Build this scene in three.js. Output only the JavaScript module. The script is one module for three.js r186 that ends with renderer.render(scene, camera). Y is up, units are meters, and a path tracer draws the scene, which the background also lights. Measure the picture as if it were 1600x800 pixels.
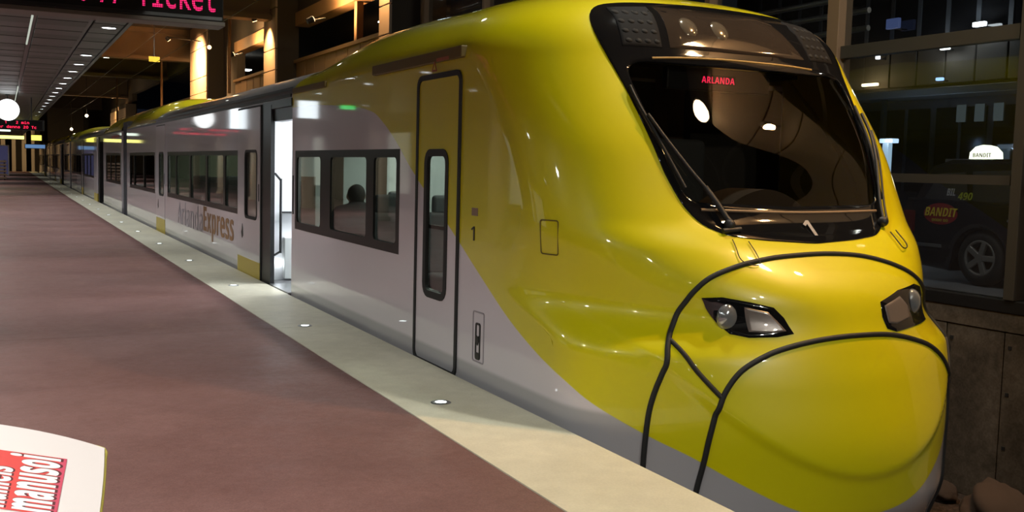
import * as THREE from 'three';
import { mergeGeometries, mergeVertices } from 'three/addons/utils/BufferGeometryUtils.js';
import { RoundedBoxGeometry } from 'three/addons/geometries/RoundedBoxGeometry.js';
import { TextGeometry } from 'three/addons/geometries/TextGeometry.js';
import { FontLoader } from 'three/addons/loaders/FontLoader.js';
import { MarchingCubes } from 'three/addons/objects/MarchingCubes.js';
import { RectAreaLightUniformsLib } from 'three/addons/lights/RectAreaLightUniformsLib.js';

// ---------------------------------------------------------------- camera, night sky, exposure
const scene = new THREE.Scene();
const V = (x, y, z) => new THREE.Vector3(x, y, z);
const camera = new THREE.PerspectiveCamera(2 * Math.atan(400 / 1600) * 180 / Math.PI, 2, 0.05, 400);
camera.position.set(0, 1.5, 0);
camera.quaternion.setFromRotationMatrix(new THREE.Matrix4().makeBasis(
  V(0.896016, 0.025897, 0.443265), V(0.014517, 0.996055, -0.087538), V(-0.443784, 0.08487, 0.892106)));
scene.background = new THREE.Color().setRGB(0.0035, 0.0045, 0.008);
const renderer = new THREE.WebGLRenderer({ antialias: true });
renderer.toneMapping = THREE.LinearToneMapping;
renderer.toneMappingExposure = 1.13;
renderer.shadowMap.enabled = true;
RectAreaLightUniformsLib.init();
const LIGHT = { front: 31, row: 23, down: 10, warm: 48, flood: 60, floodFront: 74, cabin: 6, vestibule: 20 };

// ---------------------------------------------------------------- helpers
let seed = 7;
const rnd = () => { seed = (seed * 1664525 + 1013904223) >>> 0; return seed / 4294967296; };
const rgb = (r, g, b) => new THREE.Color().setRGB(r, g, b);
const mat = (c, rough = 0.6, metal = 0, extra = {}) => new THREE.MeshPhysicalMaterial({ color: Array.isArray(c) ? rgb(...c) : c, roughness: rough, metalness: metal, ...extra });
const glow = (c, k) => new THREE.MeshStandardMaterial({ color: 0x111111, emissive: rgb(...c), emissiveIntensity: k, roughness: 0.5 });
const used = {};
const numbered = (n) => { const k = used[n] = (used[n] ?? -1) + 1; return k ? `${n}_${String(k).padStart(3, '0')}` : n; };
const ORD = ['first', 'second', 'third', 'fourth', 'fifth', 'sixth', 'seventh', 'eighth', 'ninth', 'tenth', 'eleventh', 'twelfth'];
function bx(x0, x1, y0, y1, z0, z1, r = 0) {
  const g = r ? new RoundedBoxGeometry(x1 - x0, y1 - y0, z1 - z0, 2, r) : new THREE.BoxGeometry(x1 - x0, y1 - y0, z1 - z0);
  g.translate((x0 + x1) / 2, (y0 + y1) / 2, (z0 + z1) / 2); return g;
}
function bar(a, b, r, seg = 8, r2 = r) {
  const d = b.clone().sub(a), g = new THREE.CylinderGeometry(r2, r, d.length(), seg);
  g.applyQuaternion(new THREE.Quaternion().setFromUnitVectors(V(0, 1, 0), d.clone().normalize()));
  const m = a.clone().add(b).multiplyScalar(0.5); g.translate(m.x, m.y, m.z); return g;
}
const cyl = (x, y, z, r, h, seg = 24, r2 = r) => new THREE.CylinderGeometry(r2, r, h, seg).translate(x, y, z);
const clean = (l) => l.map((g) => { const h = g.index ? g.toNonIndexed() : g.clone(); for (const k of Object.keys(h.attributes)) if (!['position', 'normal', 'uv'].includes(k)) h.deleteAttribute(k); if (!h.attributes.uv) h.setAttribute('uv', new THREE.Float32BufferAttribute(new Float32Array(h.attributes.position.count * 2), 2)); return h; });
const merge = (l) => Array.isArray(l) ? (l.length === 1 ? l[0] : mergeGeometries(clean(l))) : l;
function thing(name, label, category, [x, y, z], group) {
  const o = new THREE.Group(); o.name = numbered(name); o.position.set(x, y, z); scene.add(o);
  o.userData = { label, category }; if (group) o.userData.group = group; return o;
}
// geometry is written in world coordinates; a part is brought into the frame of its thing
const off = (p) => { const v = V(0, 0, 0); for (let q = p; q && q !== scene; q = q.parent) v.add(q.position); return v; };
function part(name, geo, m, parent, label) {
  const o = off(parent), me = new THREE.Mesh(merge(geo).translate(-o.x, -o.y, -o.z), m);
  me.name = parent === scene ? numbered(name) : name; if (label) me.userData.label = label;
  me.castShadow = me.receiveShadow = true; parent.add(me); return me;
}
function struct(name, geo, m, parent = scene) { const s = part(name, geo, m, parent); if (parent === scene) s.userData.kind = 'structure'; return s; }
function solo(name, geo, m, label, category, group) {
  const g = merge(geo); g.computeBoundingBox(); const b = g.boundingBox.clone(), c = b.getCenter(V(0, 0, 0)); g.translate(-c.x, -b.min.y, -c.z);
  const me = new THREE.Mesh(g, m); me.position.set(c.x, b.min.y, c.z); me.name = numbered(name); me.castShadow = me.receiveShadow = true;
  me.userData = { label, category }; if (group) me.userData.group = group; scene.add(me); return me;
}
function copy(o, dx, dy, dz, label, group) {
  const c = o.clone(); c.name = numbered(o.name.replace(/_\d{3}$/, '')); c.position.add(V(dx, dy, dz)); scene.add(c);
  c.userData = { ...o.userData, label }; if (group) c.userData.group = group; return c;
}
function rectLight(x, y, z, w, h, c, k, to) {
  const l = new THREE.RectAreaLight(rgb(...c), k, w, h); l.position.set(x, y, z); l.lookAt(...to); l.name = numbered('panel_glow'); scene.add(l); return l;
}
function spot(x, y, z, to, c, k, ang, r = 1, pen = 0.6) {
  const l = new THREE.SpotLight(rgb(...c), k, 0, ang, pen, 2); l.position.set(x, y, z); l.target.position.set(...to); l.castShadow = true; l.shadow.radius = r;
  l.name = numbered('lamp_glow'); scene.add(l, l.target); return l;
}
function point(x, y, z, c, k, r = 2) { const l = new THREE.PointLight(rgb(...c), k, 0, 2); l.position.set(x, y, z); l.castShadow = true; l.shadow.radius = r; l.name = numbered('bulb_glow'); scene.add(l); return l; }
// noise
const hash = (x, y) => { let h = (x * 374761393 + y * 668265263) | 0; h = Math.imul(h ^ (h >>> 13), 1274126177); return ((h ^ (h >>> 16)) >>> 0) / 4294967296; };
function vnoise(x, y, per) {
  const xi = Math.floor(x), yi = Math.floor(y), fx = x - xi, fy = y - yi, s = fx * fx * (3 - 2 * fx), t = fy * fy * (3 - 2 * fy), w = (a) => ((a % per) + per) % per;
  const a = hash(w(xi), w(yi)), b = hash(w(xi + 1), w(yi)), c = hash(w(xi), w(yi + 1)), d = hash(w(xi + 1), w(yi + 1));
  return a + (b - a) * s + (c - a) * t + (a - b - c + d) * s * t;
}
function noiseTex(n, layers, f, srgb = true) {
  const d = new Uint8Array(n * n * 4);
  for (let j = 0; j < n; j++) for (let i = 0; i < n; i++) {
    let v = 0; for (const [p, a] of layers) v += a * (vnoise(i / n * p, j / n * p, p) - 0.5);
    const c = f(v, i, j); for (let k = 0; k < 3; k++) d[(j * n + i) * 4 + k] = Math.max(0, Math.min(255, c[k])); d[(j * n + i) * 4 + 3] = 255;
  }
  const t = new THREE.DataTexture(d, n, n); t.wrapS = t.wrapT = THREE.RepeatWrapping; t.magFilter = THREE.LinearFilter; t.minFilter = THREE.LinearMipmapLinearFilter; t.generateMipmaps = true;
  if (srgb) t.colorSpace = THREE.SRGBColorSpace; t.needsUpdate = true; return t;
}
function planarUV(g, f) {
  const p = g.attributes.position, uv = new Float32Array(p.count * 2);
  for (let i = 0; i < p.count; i++) { const r = f(p.getX(i), p.getY(i), p.getZ(i)); uv[2 * i] = r[0]; uv[2 * i + 1] = r[1]; }
  g.setAttribute('uv', new THREE.Float32BufferAttribute(uv, 2)); return g;
}
function canvasTex(w, h, draw) {
  const c = document.createElement('canvas'); c.width = w; c.height = h; draw(c.getContext('2d'), w, h);
  const t = new THREE.CanvasTexture(c); t.colorSpace = THREE.SRGBColorSpace; t.anisotropy = 8; return t;
}
const font = await new FontLoader().loadAsync('fonts/droid/droid_sans_bold.typeface.json');
const fontRegular = await new FontLoader().loadAsync('fonts/droid/droid_sans_regular.typeface.json');
// flat lettering fitted into a box w x h, lying in the xy plane with its lower left corner at the origin
function letters(text, w, h, f = font, slant = 0) {
  const g = new TextGeometry(text, { font: f, size: 1, depth: 0.003, curveSegments: 4, bevelEnabled: false });
  g.computeBoundingBox(); const b = g.boundingBox;
  g.translate(-b.min.x, -b.min.y, 0).scale(w / (b.max.x - b.min.x), h / (b.max.y - b.min.y), 1);
  if (slant) g.applyMatrix4(new THREE.Matrix4().makeShear(0, 0, slant, 0, 0, 0));
  return g;
}

// ---------------------------------------------------------------- materials
const M = {
  yellow: mat([0.77, 0.69, 0.002], 0.32, 0, { clearcoat: 1, clearcoatRoughness: 0.04 }),
  white: mat([0.7, 0.65, 0.7], 0.35, 0, { clearcoat: 0.8, clearcoatRoughness: 0.05 }),
  grey: mat([0.2, 0.2, 0.215], 0.4, 0, { clearcoat: 0.3 }),
  black: mat([0.012, 0.012, 0.013], 0.35),
  frit: mat([0.01, 0.01, 0.01], 0.3, 0, { specularIntensity: 0.35 }),
  gloss: mat([0.008, 0.008, 0.009], 0.06, 0, { clearcoat: 1, clearcoatRoughness: 0.02 }),
  rubber: mat([0.016, 0.016, 0.017], 0.6),
  olive: mat([0.13, 0.085, 0.01], 0.6),
  glassTint: mat([0.74, 0.77, 0.73], 0.02, 0, { transmission: 1, thickness: 0, ior: 1.36 }),
  glassCab: mat([0.55, 0.52, 0.47], 0.01, 0, { transmission: 1, thickness: 0, ior: 1.52 }),
  glassClear: mat([0.75, 0.78, 0.8], 0.02, 0, { transmission: 1, thickness: 0, ior: 1.5 }),
  metal: mat([0.45, 0.45, 0.46], 0.3, 0.9),
  darkMetal: mat([0.05, 0.05, 0.052], 0.5, 0.6),
  inner: mat([0.62, 0.64, 0.62], 0.6),
  innerDark: mat([0.05, 0.045, 0.04], 0.7),
  brown: mat([0.12, 0.075, 0.05], 0.6),
  seat: mat([0.07, 0.075, 0.08], 0.9),
  kick: mat([0.55, 0.42, 0.08], 0.45),
  goldText: mat([0.36, 0.19, 0.09], 0.5), greyText: mat([0.36, 0.32, 0.36], 0.5),
  led: glow([1, 0.03, 0.09], 1.0),
  lamp: glow([0.9, 0.97, 1], 9), lampSmall: glow([0.9, 1, 1], 5), warmLamp: glow([1, 0.62, 0.28], 6), warmBig: glow([1, 0.72, 0.4], 40),
};
const noiseConcrete = noiseTex(512, [[8, 40], [32, 30], [128, 26]], (v) => [150 + v, 140 + v, 126 + v]);
M.concrete = mat(0xffffff, 0.85, 0, { map: noiseConcrete });
M.concreteDark = mat([0.16, 0.13, 0.11], 0.9);
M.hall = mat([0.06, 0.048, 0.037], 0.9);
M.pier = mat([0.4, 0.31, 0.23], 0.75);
M.board = mat([0.34, 0.2, 0.1], 0.6);

// ================================================================ SETTING
// platform: red paving with a pale edge strip, both laid in long slabs
const floorTex = noiseTex(1024, [[6, 8], [24, 7], [128, 8], [512, 26]], (v) => [122 + v * 0.9, 88 + v * 0.8, 85 + v * 0.8]);
const floorRough = noiseTex(256, [[4, 50], [16, 40], [64, 36]], (v) => [0, 118 + v * 0.6, 0], false);
M.paving = mat(0xffffff, 1, 0, { map: floorTex, roughnessMap: floorRough });
M.strip = mat(0xffffff, 1, 0, { map: noiseTex(512, [[6, 16], [24, 14], [256, 14]], (v) => [224 + v * 0.7, 218 + v * 0.7, 196 + v * 0.7]), roughnessMap: floorRough });
const EDGE = 2.9, STRIP = 2.2;
const floor = struct('floor', bx(-7, EDGE - 0.02, -0.5, -0.03, -112, 14), M.concreteDark);
for (let k = 0; k < 11; k++) {
  const zn = k ? -9.2 - 12 * (k - 1) : 13.9, zf = Math.max(-111.9, -9.2 - 12 * k);
  part('paving_slab', planarUV(bx(-7, STRIP - 0.004, -0.03, 0, zf + 0.004, zn - 0.004), (x, y, z) => [x / 2.4, z / 2.4]), M.paving, floor);
  part('edge_slab', planarUV(bx(STRIP + 0.004, EDGE, -0.06, 0.002, zf + 0.004, zn - 0.004, 0), (x, y, z) => [x / 1.9, z / 1.9]), M.strip, floor);
}
struct('wall_platform', bx(2.5, 2.7, -1.25, -0.5, -112, 14), M.concreteDark);
struct('ground', planarUV(bx(2.5, 7.8, -1.5, -1.2, -118, 16), (x, y, z) => [x, z]), mat(0xffffff, 1, 0, { map: noiseTex(512, [[8, 30], [32, 60], [128, 70]], (v) => [58 + v * 0.6, 46 + v * 0.5, 38 + v * 0.5]) }));

// canopy over the platform: three lanes of metal panels, two dark slots, an edge beam
const CAN = 3.3, CEDGE = 1.56;
M.canopy = mat([0.03, 0.04, 0.031], 0.4, 0); M.canopy2 = mat([0.023, 0.032, 0.025], 0.46, 0);
const canopy = struct('ceiling', bx(-7, CEDGE, CAN + 0.06, CAN + 0.3, -112, 14), M.darkMetal);
part('edge_beam', bx(CEDGE - 0.05, CEDGE, CAN - 0.02, CAN + 0.06, -112, 14), M.canopy, canopy);
const lanes = [[-1.2, 0.35], [0.43, 1.05], [1.12, CEDGE - 0.055]];
const laneGeo = lanes.map(([a, b]) => bx(a, b, CAN, CAN + 0.03, 0.012, 0.588, 0.006));
for (let k = 0; k < 36; k++) lanes.forEach((l, i) => { const p = part('ceiling_panel', laneGeo[i].clone().translate(0, k % 2 ? 0.004 : 0, -11.4 - 0.6 * (k + 1)), k % 3 ? M.canopy : M.canopy2, canopy); });
{ const far = []; for (let k = 0; k < 42; k++) lanes.forEach(([a, b]) => far.push(bx(a, b, CAN, CAN + 0.03, -33.02 - 1.88 * (k + 1) + 0.03, -33.02 - 1.88 * k)));
  const f = part('far_panels', far, M.canopy, canopy); f.userData.kind = 'stuff'; }
part('near_panel', bx(-1.2, CEDGE - 0.055, CAN, CAN + 0.03, -11.4, 13.9), M.canopy, canopy);
part('inner_panel', bx(-7, -1.24, CAN, CAN + 0.03, -111.9, 13.9), M.canopy, canopy);
for (const [a, b] of [[0.35, 0.43], [1.05, 1.12]]) part('ceiling_slot', bx(a + 0.01, b - 0.01, CAN + 0.03, CAN + 0.05, -111.9, -11.4), M.black, canopy);
for (const [x, z0, z1, l] of [[0.365, -13.2, -18.6, 'painted lamp glints along the left ceiling slot near the red sign'], [0.375, -30, -38, 'painted yellowish lamp glints along the left ceiling slot above the globe lamp']]) { const t = thing('slot_glint', l, 'painted glint', [x, CAN, (z0 + z1) / 2]); part('glint_face', bx(x - 0.012, x + 0.012, CAN, CAN + 0.02, z1, z0), glow([0.9, 1, 0.85], 0.45), t); part('backing', bx(x - 0.012, x + 0.012, CAN + 0.02, CAN + 0.03, z1, z0), M.metal, t); }  // no lamp here: glowing strips stand in for glints on the slot metal

// hall: wall behind the track, glazed near the camera, solid with piers and high openings further on
const WX = 7.4;
const hallRoof = struct('ceiling_hall', bx(-7.3, 26, 6.9, 7.2, -118.3, 16.3), M.hall);
struct('wall_left', bx(-7.3, -7, -1.5, 6.9, -118, 16), mat([0.07, 0.065, 0.06], 0.7));
struct('wall_back', bx(-7.3, 8, -1.5, 6.9, -118.3, -118), mat([0.08, 0.06, 0.045], 0.9));
struct('wall_front', bx(-7.3, 8, -1.5, 6.9, 16, 16.3), mat([0.06, 0.055, 0.05], 0.9));
const low = struct('wall_right', bx(WX + 0.03, WX + 0.3, -1.5, 0.42, -19, 16), M.concreteDark);
for (let k = 0; k < 14; k++) {
  const z = -3.36 - 0.58 * k;
  part('concrete_panel', planarUV(bx(WX - 0.02 - 0.004 * (k % 2), WX + 0.03, -1.2, 0.26, z - 0.57, z, 0.008), (x, y, zz) => [zz / 1.7, y / 1.7]), M.concreteP ??= mat([0.34, 0.29, 0.25], 0.9, 0, { map: noiseConcrete }), low);
  part('bolt', [0.14, -0.25, -0.7].map((y) => bx(WX - 0.03, WX, y - 0.015, y + 0.015, z - 0.53, z - 0.5)), M.darkMetal, low);
}
part('coping', planarUV(bx(WX - 0.03, WX + 0.3, 0.27, 0.42, -19, 6), (x, y, z) => [z / 1.7, y / 1.7]), M.concreteP, low);
struct('trim_1', bx(WX - 0.04, WX + 0.12, 0.42, 0.53, -19, 6, 0.01), M.black);
// window bays with frame and pane
M.frame = mat([0.055, 0.046, 0.036], 0.6); M.frameWarm = mat([0.27, 0.17, 0.1], 0.6);
const mullions = [-1.5, -3.55, -5.64, -7.8, -9.85, -11.9, -14, -16.1, -18.9];
mullions.forEach((z, i) => struct(`trim_${i + 2}`, bx(WX - 0.06, WX + 0.12, 0.53, 6.9, z - (i === 3 ? 0.08 : 0.05), z + (i === 3 ? 0.08 : 0.05), 0.008), i >= 3 ? M.frameWarm : M.frame));
for (let i = 0; i < mullions.length - 1; i++) {
  const z1 = mullions[i] - 0.085, z0 = mullions[i + 1] + 0.085, w = struct(`window_${i + 1}`, [[1.47, 1.55], [2.66, 2.78], [3.9, 4.02], [5.3, 5.42]].map(([a, b]) => bx(WX - 0.02, WX + 0.08, a, b, z0, z1)), M.frame);
  for (const [a, b] of [[0.53, 1.47], [1.55, 2.66], [2.78, 3.9], [4.02, 5.3], [5.42, 6.9]]) part('pane', bx(WX + 0.03, WX + 0.036, a, b, z0, z1), M.glassClear, w);
  if (i >= 3) part('pipe_rail', [3.02, 3.2, 3.36].map((y) => bar(V(WX + 0.5, y, z0), V(WX + 0.5, y, z1), 0.03)), M.metal, w);
}
// far part of the wall
const RX = 7.65;
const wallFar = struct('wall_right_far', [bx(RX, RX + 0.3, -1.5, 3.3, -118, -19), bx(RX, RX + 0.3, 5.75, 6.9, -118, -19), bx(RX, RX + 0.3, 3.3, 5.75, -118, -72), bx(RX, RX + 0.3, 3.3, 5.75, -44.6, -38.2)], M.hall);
for (const [z0, z1, n] of [[-29.5, -20.6, 18], [-38.2, -31.1, 14], [-69.7, -44.6, 10]]) for (let k = 0; k < n; k++) {
  const d = (z1 - z0) / n; part('spandrel_board', bx(RX - 0.06 - (k % 2) * 0.008, RX, 3.3, 4.35, z0 + d * k + 0.012, z0 + d * (k + 1) - 0.012, 0.006), M.board, wallFar);
}
for (const [z0, z1] of [[-29.5, -20.6], [-38.2, -31.1]]) { part('window_sill', bx(RX - 0.14, RX + 0.3, 4.35, 4.44, z0, z1), M.board, wallFar); part('lintel', bx(RX - 0.1, RX + 0.3, 5.4, 5.78, z0, z1), M.board, wallFar); }
part('opening_post', [bx(RX - 0.02, RX + 0.14, 4.44, 5.4, -24.2, -24.0)], M.board, wallFar);
M.garage = mat([0.07, 0.075, 0.095], 0.8);
struct('wall_garage', [bx(15, 15.3, 3, 6.9, -72, -19), bx(RX + 0.3, 15, 3.2, 3.3, -72, -19), bx(RX + 0.3, 15.3, 3, 6.9, -19.2, -19)], M.garage);
const garageLamp = (z, y, l, w = 0.3) => { const t = thing('garage_lamp', l, 'lamp', [11, y, z]); part('tube', bx(10.7, 11.3, y, y + 0.05, z - w, z + w, 0.02), M.lampSmall, t); part('stem', bx(10.97, 11.03, y + 0.05, 6.9, z - 0.02, z + 0.02), M.darkMetal, t); rectLight(11, y - 0.01, z, 0.6, 2 * w, [0.75, 0.85, 1], 8, [11, 0, z]); };
garageLamp(-31.2, 6.0, 'short white lamp glowing low in the left pane of the high opening');
garageLamp(-27.4, 6.25, 'rounder white lamp glowing low in the right pane of the high opening', 0.2);
garageLamp(-53, 6.1, 'bluish lamp beam in the narrow high opening left of the second pier');
// piers
const pierTop = [6.9, 6.9, 6.9, 5.0, 6.9];  // the farthest pier is cut off where its lit part ends
const piers = [[-20.53, -19.9], [-31.04, -29.58], [-44.5, -40.7], [-80, -70], [-4.6, -3.5]];
piers.forEach(([z0, z1], i) => {
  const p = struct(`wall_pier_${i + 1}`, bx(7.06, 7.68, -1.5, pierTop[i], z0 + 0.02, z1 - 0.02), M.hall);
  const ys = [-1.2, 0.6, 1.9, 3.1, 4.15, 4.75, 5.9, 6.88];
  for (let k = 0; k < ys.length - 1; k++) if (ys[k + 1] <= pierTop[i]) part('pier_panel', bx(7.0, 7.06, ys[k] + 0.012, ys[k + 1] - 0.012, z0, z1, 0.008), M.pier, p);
});
// roof beams across the hall
[-12, -20.2, -30.3, -45.2, -56, -75, -95].forEach((z, i) => { const b = struct(`trim_${i + 20}`, [bx(1.6, 7.65, 5.6, 5.75, z - 0.3, z + 0.3), bx(1.6, 7.65, 5.75, 6.9, z - 0.06, z + 0.06), bx(1.6, 7.65, 6.7, 6.9, z - 0.3, z + 0.3)], M.beam ??= mat([0.13, 0.096, 0.066], 0.8)); });
struct('trim_30', bx(2.6, 3.2, 5.9, 6.2, -62, -8), M.beam);
struct('trim_31', bx(1.5, 1.75, 3.55, 6.9, -112, 14), M.hall);
// warm spots on the piers
function warm(x, y, z, to, k, label, ang = 0.6, R0 = 0.07, lens = M.warmLamp) {
  const t = thing('wall_spotlight', label, 'spotlight', [x, y, z]), d = V(to[0] - x, to[1] - y, to[2] - z).normalize();
  const a = V(x, y, z), b = a.clone().addScaledVector(d, -0.16);
  part('housing', [bar(b, a, R0, 16, R0 * 1.2)], M.darkMetal, t); part('lens', bar(a, a.clone().addScaledVector(d, 0.012), R0, 16), lens, t);
  part('bracket', bar(b, V(7.0, y + 0.05, z), 0.02), M.darkMetal, t);
  spot(x + d.x * 0.03, y + d.y * 0.03, z + d.z * 0.03, to, [1, 0.55, 0.22], k, ang, 3);
}
warm(5.8, 6.1, -41.9, [7.05, 4.5, -42.2], 230, 'warm spotlight at the top of the wide pale pier above the distant roof', 1.25);
warm(6.55, 5.55, -30.2, [7.05, 4.3, -30.4], 45, 'warm spotlight on the second pier beside the slatted boards', 0.9);
warm(6.6, 5.5, -20.1, [7.1, 4.3, -20.3], 16, 'warm spotlight on the nearer pier above the yellow roof', 0.9);
warm(6.7, 5.6, -75, [7.05, 4.6, -75.5], 140, 'warm spotlight on the farthest lit pier beyond the yellow roof humps', 0.9);
for (const [z, k, l] of [[-24.5, 40, 'warm spotlight washing the lintel of the wide high opening'], [-34, 55, 'warm spotlight washing the boards of the narrow high opening']]) warm(6.7, 4.95, z, [7.7, 5.45, z], k, l, 1.1);
warm(6.75, 6.0, -3.65, [4.4, 1.2, -4.6], LIGHT.warm, 'bright warm spotlight on the pier beside the train front', 0.7, 0.21, M.warmBig);
warm(6.8, 4.4, -4.2, [5.2, 1.0, -4.4], 6, 'lower dim warm spotlight on the pier beside the train front', 0.8, 0.05, M.warmBig);
warm(6.4, 6.4, -4.05, [7.0, 4.2, -4.05], 10, 'small warm spotlight pointed down the pier beside the train front', 0.8);

for (const [x, y, z, k, l] of [[6.5, 5.45, -37.2, 6, 'bare warm lamp under the roof beam beside the narrow high opening'], [6.6, 5.9, -25, 4, 'bare warm lamp above the wide high opening']]) { const t = thing('beam_lamp', l, 'lamp', [x, y, z]); part('bulb', new THREE.SphereGeometry(0.07, 14, 10).translate(x, y, z), M.warmLamp, t); part('stem', bar(V(x, y + 0.06, z), V(x, 6.9, z), 0.015), M.darkMetal, t); point(x, y, z, [1, 0.62, 0.28], k, 4); }
// white floodlights under the hall roof, above the track
[[2.5, 7.5], [4.0, 4.5], [4.4, -6], [4.4, -14], [4.4, -24], [4.4, -36], [4.4, -52]].forEach(([x, z], i) => {
  const t = thing('hall_floodlight', `white floodlight hung from the hall roof above the track, ${ORD[i]} from the front wall`, 'floodlight', [x, 6.2, z]);
  part('housing', cyl(x, 6.3, z, 0.16, 0.2, 24, 0.1), M.darkMetal, t); part('lens', cyl(x, 6.195, z, 0.14, 0.01), M.floodFace ??= glow([0.95, 1, 0.9], 14), t); part('rod', bar(V(x, 6.4, z), V(x, 6.9, z), 0.02), M.darkMetal, t);
  spot(x, 6.17, z, i < 2 ? [3.9, 1.0, -5.2] : [x, 0, z - 0.5], [1, 1, 0.9], i < 2 ? LIGHT.floodFront : LIGHT.flood * 0.7, i < 2 ? 0.8 : 1.2, 6, 0.8);
});
// ---------------------------------------------------------------- lamps of the canopy
const rowZ = [11, 8.5, 6, 3.5, 1, -1.5, -4, -6.5, -9, -12, -15, -18.5, -22, -26, -30, -35, -41, -48, -57, -68, -82, -98];
let spotFirst = null;
[-1.35, -3.9].forEach((x, r) => rowZ.forEach((z, i) => {
  if (r && (i % 2 || i > 14)) return;
  const label = i > 11 ? `far ceiling downlight left of the frame in the ${r ? 'inner' : 'outer'} row` : `ceiling downlight left of the frame, ${r ? 'inner' : 'outer'} row, ${ORD[i]} from the front wall`, g = i > 11 ? 'far ceiling downlights left of the frame' : undefined;
  if (!spotFirst) {
    spotFirst = thing('ceiling_downlight', label, 'downlight', [x, CAN - 0.012, z]);
    part('rim', new THREE.TorusGeometry(0.1, 0.012, 8, 24).rotateX(Math.PI / 2).translate(x, CAN - 0.002, z), M.metal, spotFirst);
    part('lens', cyl(x, CAN - 0.004, z, 0.095, 0.008), M.lamp, spotFirst);
  } else { const c = copy(spotFirst, x - spotFirst.position.x, 0, z - spotFirst.position.z, label, g); if (!g) delete c.userData.group; }
  spot(x, CAN - 0.02, z, [x, 0, z], [0.97, 1, 0.94], (z > -5 ? LIGHT.front : LIGHT.row) * (i > 13 ? 1.6 : 1), 1.35, 4, 0.9);
}));
// the row of round downlights
const downZ = [-11, -15.36, -19.7, -21.7, -23.6, -25.6, -27.6, -29.6, -31.6, -33.6, -35.8, -38, -40.5, -43, -46, -50, -55, -60, -66, -73, -81, -90];
let downFirst = null;
downZ.forEach((z, i) => {
  const label = i === 0 ? 'round downlight in the canopy hidden above the near red sign' : i <= 12 ? `round white downlight in the canopy edge row, ${ORD[i - 1]} beyond the near red sign` : 'tiny far white downlight near the end of the canopy edge row';
  const g = i > 12 ? 'far downlights of the canopy row' : 'downlights in the canopy row';
  if (!downFirst) {
    downFirst = thing('downlight', label, 'downlight', [1.335, CAN - 0.012, z], g);
    part('rim', new THREE.TorusGeometry(0.1, 0.012, 8, 28).rotateX(Math.PI / 2).translate(1.335, CAN - 0.002, z), M.metal, downFirst);
    part('lens', cyl(1.335, CAN - 0.004, z, 0.095, 0.008), M.lamp, downFirst);
  } else copy(downFirst, 0, 0, z - downZ[0], label, g);
  if (i < 14) spot(1.335, CAN - 0.02, z, [1.6, 0, z], [0.92, 0.98, 1], LIGHT.down, 0.85, 4, 0.7);
});
// lamps set in the edge strip
let inFirst = null;
for (let k = 0; k < 26; k++) {
  const z = -5.95 - 3.3 * k, x = 2.48, label = k < 10 ? `small round lamp set flush in the pale edge strip, ${ORD[k]} from the front` : 'tiny far lamp set flush in the pale edge strip';
  if (!inFirst) {
    inFirst = thing('floor_lamp', label, 'floor lamp', [x, 0.002, z], 'lamps in the edge strip');
    part('rim', new THREE.LatheGeometry([[0.036, 0], [0.038, 0.005], [0.062, 0.004], [0.066, 0]].map(([a, b]) => new THREE.Vector2(a, b)), 28).translate(x, 0.0025, z), M.metal, inFirst);
    part('lens', cyl(x, 0.0045, z, 0.037, 0.004), M.lampSmall, inFirst);
  } else copy(inFirst, 0, 0, -3.3 * k, label, k < 10 ? 'lamps in the edge strip' : 'far lamps in the edge strip');
}

// ================================================================ THE TRAIN
const XS = 2.96, W0 = 1.47, XC = XS + W0, YT = 2.93, YR = 2.2684, EX = 2.0112, BASE = -1.0;
function pchip(k) {
  const n = k.length, h = [], d = [], m = [];
  for (let i = 0; i < n - 1; i++) { h.push(k[i + 1][0] - k[i][0]); d.push((k[i + 1][1] - k[i][1]) / h[i]); }
  for (let i = 0; i < n; i++) m.push(i === 0 ? d[0] : i === n - 1 ? d[n - 2] : d[i - 1] * d[i] <= 0 ? 0 : 2 * d[i - 1] * d[i] / (d[i - 1] + d[i]));
  return (x) => {
    x = Math.min(Math.max(x, k[0][0]), k[n - 1][0]); let i = 0; while (i < n - 2 && x > k[i + 1][0]) i++;
    const t = (x - k[i][0]) / h[i];
    return (2 * t ** 3 - 3 * t * t + 1) * k[i][1] + (t ** 3 - 2 * t * t + t) * h[i] * m[i] + (3 * t * t - 2 * t ** 3) * k[i + 1][1] + (t ** 3 - t * t) * h[i] * m[i + 1];
  };
}
const noseZ = pchip([[-0.7, -4.3], [-0.4, -4.17], [-0.1, -4.165], [0.3, -4.24], [0.5, -4.308], [0.63, -4.367], [0.8, -4.44], [1.04, -4.686], [1.22, -4.917], [1.7, -5.18], [2.2, -5.501], [2.5, -5.69], [2.65, -5.94], [2.78, -6.383], [2.88, -7.067], [2.93, -8.26]]);
const noseBack = pchip([[-0.7, -5.363], [0.45, -5.363], [0.75, -6.13], [1.2, -5.835], [1.6, -6.033], [2.3, -6.727], [2.6, -7.048], [2.8, -7.7], [2.93, -8.91]]);
const noseP = pchip([[-0.7, 2.4], [0, 1.85], [0.5, 1.8], [0.8, 2.41], [1.2, 3.6], [1.8, 4], [2.5, 4]]);
const noseW = (y) => { const u = Math.min(Math.max((y - YR) / (YT - YR), 0), 1); return W0 * Math.pow(Math.max(1 - Math.pow(u, EX), 0), 1 / EX); };
const sstep = (a, b, x) => { const t = Math.min(Math.max((x - a) / (b - a), 0), 1); return t * t * (3 - 2 * t); };
function tuck(a, y, r) { // the lower lip lies a little behind the hood that ends in a rim
  const d = -0.17 + 0.48 * a * a - y; if (d <= 0) return 0;
  return (0.018 * sstep(0, 0.06, d) + 0.16 * d) * (1 - Math.pow(Math.min(r, 1), 4));
}
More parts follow.
